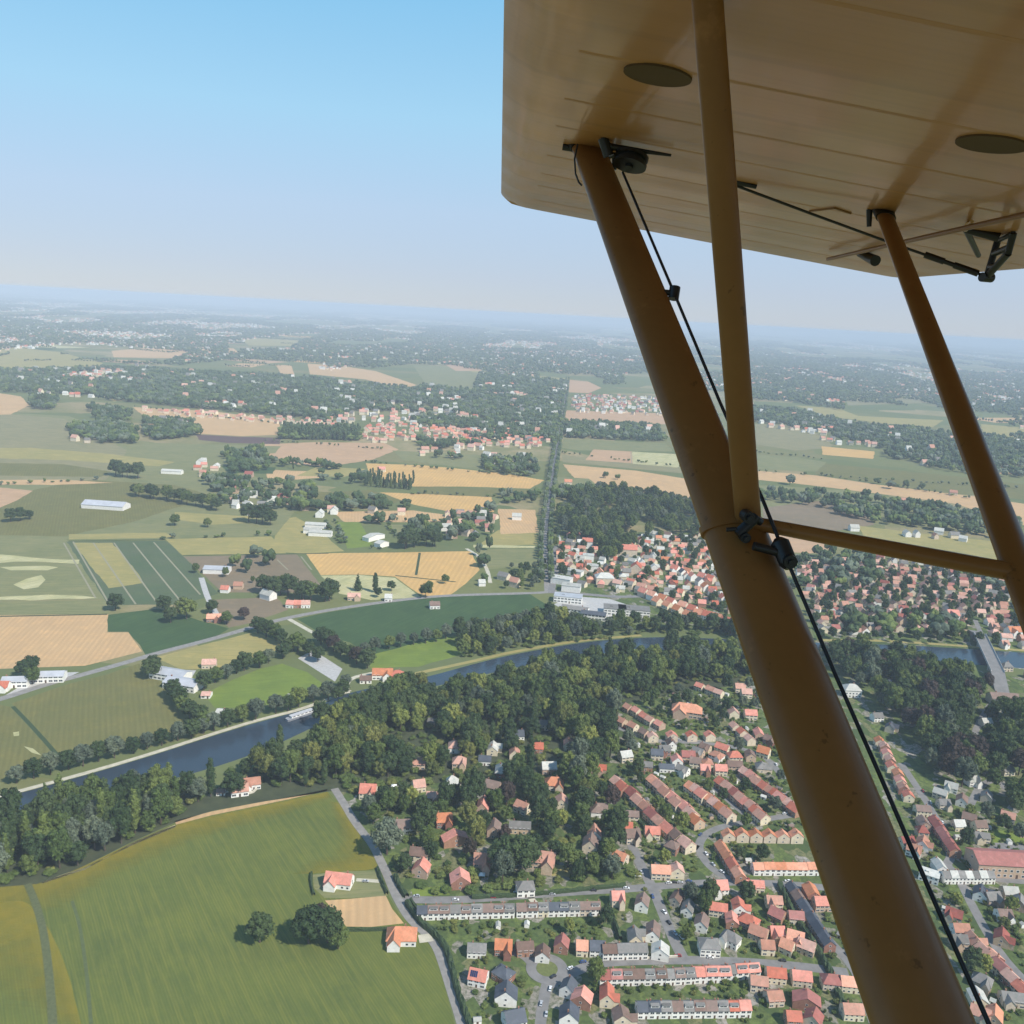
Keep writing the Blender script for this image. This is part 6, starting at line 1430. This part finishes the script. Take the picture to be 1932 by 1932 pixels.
# fittings at the junction
jn = L_(A(1408, 988, jd*0.96))
def fit(m):
    V_ = Vector
    m.tube(jn+V_((-0.012,-0.006,-0.018)), jn+V_((0.014,0.0,0.014)), 0.0085, n=16); m.tube(jn+V_((-0.002,-0.014,0.012)), jn+V_((-0.002,0.010,0.012)), 0.0095, n=16)
    m.tube(jn+V_((0.0,-0.016,-0.020)), jn+V_((0.0,0.012,-0.020)), 0.0080, n=16); m.tube(jn+V_((-0.002,-0.020,0.012)), jn+V_((-0.002,-0.014,0.012)), 0.0045, n=10)
    m.tube(jn+V_((0.0,-0.022,-0.020)), jn+V_((0.0,-0.016,-0.020)), 0.0040, n=10); m.tube(jn+V_((-0.015,-0.006,-0.010)), jn+V_((-0.030,-0.004,-0.014)), 0.0035, n=8)
    m.tube(jn+V_((0.008,-0.004,0.012)), jn+V_((0.022,0.0,0.006)), 0.0060, n=10)
part('junction_bracket', m_blk, fit)
def clampring(m):
    a = on_front(1000); d = fd.normalized(); m.tube(a-d*0.006, a+d*0.006, 0.0275, None, 40, 2.15, cax)
part('clamp_band', m_strut, clampring)
# wing root fittings of the struts
def ff(m):
    d = fd.normalized(); m.tube(fA-d*0.01, fA+d*0.022, 0.0215, 0.020, 32, 2.2, cax)
    m.tube(fA+Vector((-0.055,0,-0.015)), fA+Vector((0.11,-0.02,-0.016)), 0.009, 0.007, 10); m.tube(fA+Vector((0.05,0,0)), fA+Vector((0.055,0,-0.06)), 0.012, 0.008, 10); m.tube(fA+Vector((0.075,0,-0.01)), fA+Vector((0.075,0,-0.045)), 0.011, 0.006, 10)
part('strut_bracket', m_blk, ff)
part('strut_bracket', m_blk, lambda m: (m.tube(rA-rd.normalized()*0.02, rA+rd.normalized()*0.055, 0.0175, 0.0150, 28, 1.7, cax), m.tube(rA+Vector((-0.03,0,-0.01)), rA+Vector((-0.02,0,-0.05)), 0.008, 0.006, 10)))
pu = L_(onwing(1190, 303, 0.035))
def pulley(m, c, r, w_, ax):
    ax = Vector(ax).normalized(); m.tube(c-ax*w_, c-ax*w_*0.4, r, r, 28); m.tube(c-ax*w_*0.4, c+ax*w_*0.4, r*0.82, r*0.82, 28); m.tube(c+ax*w_*0.4, c+ax*w_, r, r, 28); m.tube(c-ax*w_*1.4, c+ax*w_*1.4, r*0.25, None, 12)
part('pulley', m_blk, lambda m: pulley(m, pu, 0.038, 0.012, (0.1, 0.25, 1)))
part('pulley_bracket', m_blk, lambda m: (m.tube(pu+Vector((-0.06,0,0.02)), pu+Vector((0.085,-0.01,0.025)), 0.008, 0.003, 8), m.tube(pu+Vector((-0.05,0,0)), pu+Vector((-0.07,0,0.035)), 0.012, None, 10)))
# cables
def cab_pt(v, q, fr=1.0): 
    b = plane.matrix_world @ on_front(q); return L_(A(v, q, (b-CAM).dot(FWD)*fr))
c1 = [cab_pt(1175,325), cab_pt(1272,553), cab_pt(1358,758), cab_pt(1438,940,0.97), cab_pt(1480,1045,0.97), cab_pt(1575,1270), cab_pt(1660,1462), cab_pt(1765,1705), cab_pt(1866,1932), cab_pt(1960,2150)]
def cabf(m):
    for a, b in zip(c1, c1[1:]): m.tube(a, b, 0.0030, None, 8)
part('control_cable', m_cab, cabf)
gd = c1[1]
part('cable_guide', m_blk, lambda m: (m.tube(gd+Vector((0,-0.004,-0.012)), gd+Vector((0,0.004,0.012)), 0.011, None, 14), m.tube(gd, gd+Vector((-0.035,0,-0.004)), 0.006, None, 8)))
pb = c1[4]
def pbf(m):
    d = (c1[5]-c1[4]).normalized(); m.tube(pb-d*0.019, pb+d*0.015, 0.0135, 0.0130, 24, 1.1, cax); m.tube(pb-d*0.027, pb-d*0.019, 0.006, 0.0135, 20, 1.1, cax); m.tube(pb+d*0.015, pb+d*0.024, 0.0130, 0.008, 20, 1.1, cax)
    m.tube(pb+Vector((0.004,-0.024,-0.006)), pb+Vector((0.004,0.0,-0.006)), 0.0105, None, 16); m.tube(pb+Vector((0.004,-0.029,-0.006)), pb+Vector((0.004,-0.024,-0.006)), 0.0045, None, 12); m.tube(pb, pb+Vector((-0.05,0,0.004)), 0.007, None, 8)
part('cable_block', m_blk, pbf)
# line loop hanging by the top of the front strut
lp = [L_(A(v, q, dep_a*0.97)) for v, q in ((1090,272),(1084,300),(1086,328),(1092,344),(1098,350))]
part('safety_wire', m_cab, lambda m: [m.tube(a, b, 0.0022, None, 6) for a, b in zip(lp, lp[1:])])
# under the aileron
def wp(v, q, off): return L_(onwing(v, q, off))
c2 = [wp(1388,350,0.01), wp(1530,403,0.03), wp(1672,455,0.05), wp(1755,484,0.07), wp(1862,522,0.10)]
part('aileron_cable', m_cab, lambda m: [m.tube(a, b, 0.0036, None, 8) for a, b in zip(c2, c2[1:])])
part('turnbuckle', m_blk, lambda m: (m.tube(c2[3].lerp(c2[4], -0.1), c2[3].lerp(c2[4], 0.25), 0.0085, None, 10), m.tube(c2[3].lerp(c2[4], 0.42), c2[3].lerp(c2[4], 0.85), 0.0085, None, 10), m.tube(c2[3].lerp(c2[4], 0.25), c2[3].lerp(c2[4], 0.42), 0.006, None, 8)))
part('cable_fairlead', m_blk, lambda m: m.tube(c2[0]+Vector((-0.01,0,0.01)), c2[0]+Vector((0.05,-0.005,0.005)), 0.009, 0.005, 10))
# horn: a flat perforated plate
hA = wp(1905,432,0.0); hT = c2[4]
def horn(m):
    a0, a1, b1, t = wp(1882,455,0.01), wp(1912,440,0.005), wp(1902,478,0.05), hT
    for x, y, r in ((a0, t, 0.0085), (a1, b1, 0.0085), (b1, t, 0.0090), (a0, a1, 0.006), (a0.lerp(t, 0.35), a1.lerp(b1, 0.7), 0.0085), (a0.lerp(t, 0.72), b1.lerp(t, 0.55), 0.0085)): m.tube(x, y, r, None, 12)
    m.tube(t+Vector((-0.016,-0.006,-0.004)), t+Vector((0.016,0.006,0.0)), 0.012, None, 14)
part('aileron_horn', m_blk, horn)
part('hinge_arm', m_blk, lambda m: (m.tube(wp(1822,432,0.0), wp(1846,482,0.03), 0.008, 0.007, 10), m.tube(wp(1822,432,0.0), wp(1885,448,0.01), 0.010, 0.012, 10)))
part('brass_bolt', m_brass, lambda m: (m.tube(wp(1822,434,0.0), wp(1826,424,0.02), 0.006, None, 14), m.tube(wp(1826,424,0.02), wp(1834,418,0.02), 0.004, None, 14)))
part('push_rod', m_strut, lambda m: m.tube(wp(1562,489,0.02), wp(1990,392,0.03), 0.0065, 0.0065, 12))
part('hinge_fairing', m_blk, lambda m: (m.tube(wp(1622,478,0.0), wp(1652,492,0.03), 0.012, 0.018, 14)))
m_tape = paint('rib_tape_fabric', (0.50, 0.245, 0.092), (0.42, 0.20, 0.070), 0.45, 0.4)
for k in range(16):
    ys = -0.30-k*0.315-(0.06 if k % 3 == 1 else 0)
    mb = MB(); n = 26
    for i in range(n):
        u0 = 0.075+0.9*i/n; u1 = 0.075+0.9*(i+1)/n
        mb.add([(CH*u, ys+w_, z) for u in (u0, u1) for w_, z in ((-0.010, 0.0004), (-0.006, -0.0003), (0.006, -0.0003), (0.010, 0.0004))], [(0,1,5,4),(1,2,6,5),(2,3,7,6)])
    mb.build('rib_tape', m_tape, wing)
# inspection patches
def disc(m, v, q, r):
    c = wp(v, q, 0.0); n = 40; P0 = [c+Vector((math.cos(6.2832*i/n)*r, math.sin(6.2832*i/n)*r, -0.0035)) for i in range(n)]
    P1 = [p+Vector((0,0,0.004)) for p in P0]; m.add(P0+P1, [tuple(range(n))]+[(i, (i+1) % n, n+(i+1) % n, n+i) for i in range(n)])
part('inspection_patch', m_patch, lambda m: disc(m, 1241, 140, 0.055), wing, False)
part('inspection_patch', m_patch, lambda m: disc(m, 1872, 270, 0.056), wing, False)
part('aileron_gap', m_strut, lambda m: [m.tube(wp(a[0],a[1],0.001), wp(b[0],b[1],0.001), 0.0035, None, 6) for a, b in (((1528,398),(1575,392)),((1575,392),(1605,402)))], wing)

# ------------------------------------------------------------------ air
mb = MB(); mb.box(-S_*0.97, S_*0.97, -2900, S_*0.97, -1.0, ALT+6)
hz = mb.build('haze', None); hz.data.materials.clear(); tag(hz, kind='stuff')
m = bpy.data.materials.new('air'); m.use_nodes = True; nt = m.node_tree; nt.nodes.clear()
pv = nt.nodes.new('ShaderNodeVolumePrincipled'); pv.inputs['Color'].default_value = (0.62, 0.705, 0.85, 1); pv.inputs['Density'].default_value = HAZE
pv.inputs['Anisotropy'].default_value = -0.15
mo = nt.nodes.new('ShaderNodeOutputMaterial'); nt.links.new(pv.outputs[0], mo.inputs['Volume']); hz.data.materials.append(m)
resolve()
for o in list(COL.objects):
    if o.parent is None and o.type in ('MESH', 'EMPTY') and o is not plane:
        o.location = o.location*FS; o.scale = o.scale*FS
plane.location.z += ALT*(FS-1)
print('DH', sum(o.name.startswith('detached_house') for o in COL.objects), 'TH', sum(o.name.startswith('town_house') for o in COL.objects)); print('houses', single, 'far', len(fh), 'trees', len(TREES), 'rest', len(REST), 'far trees', len(ft), 'shrubs', len(sh))
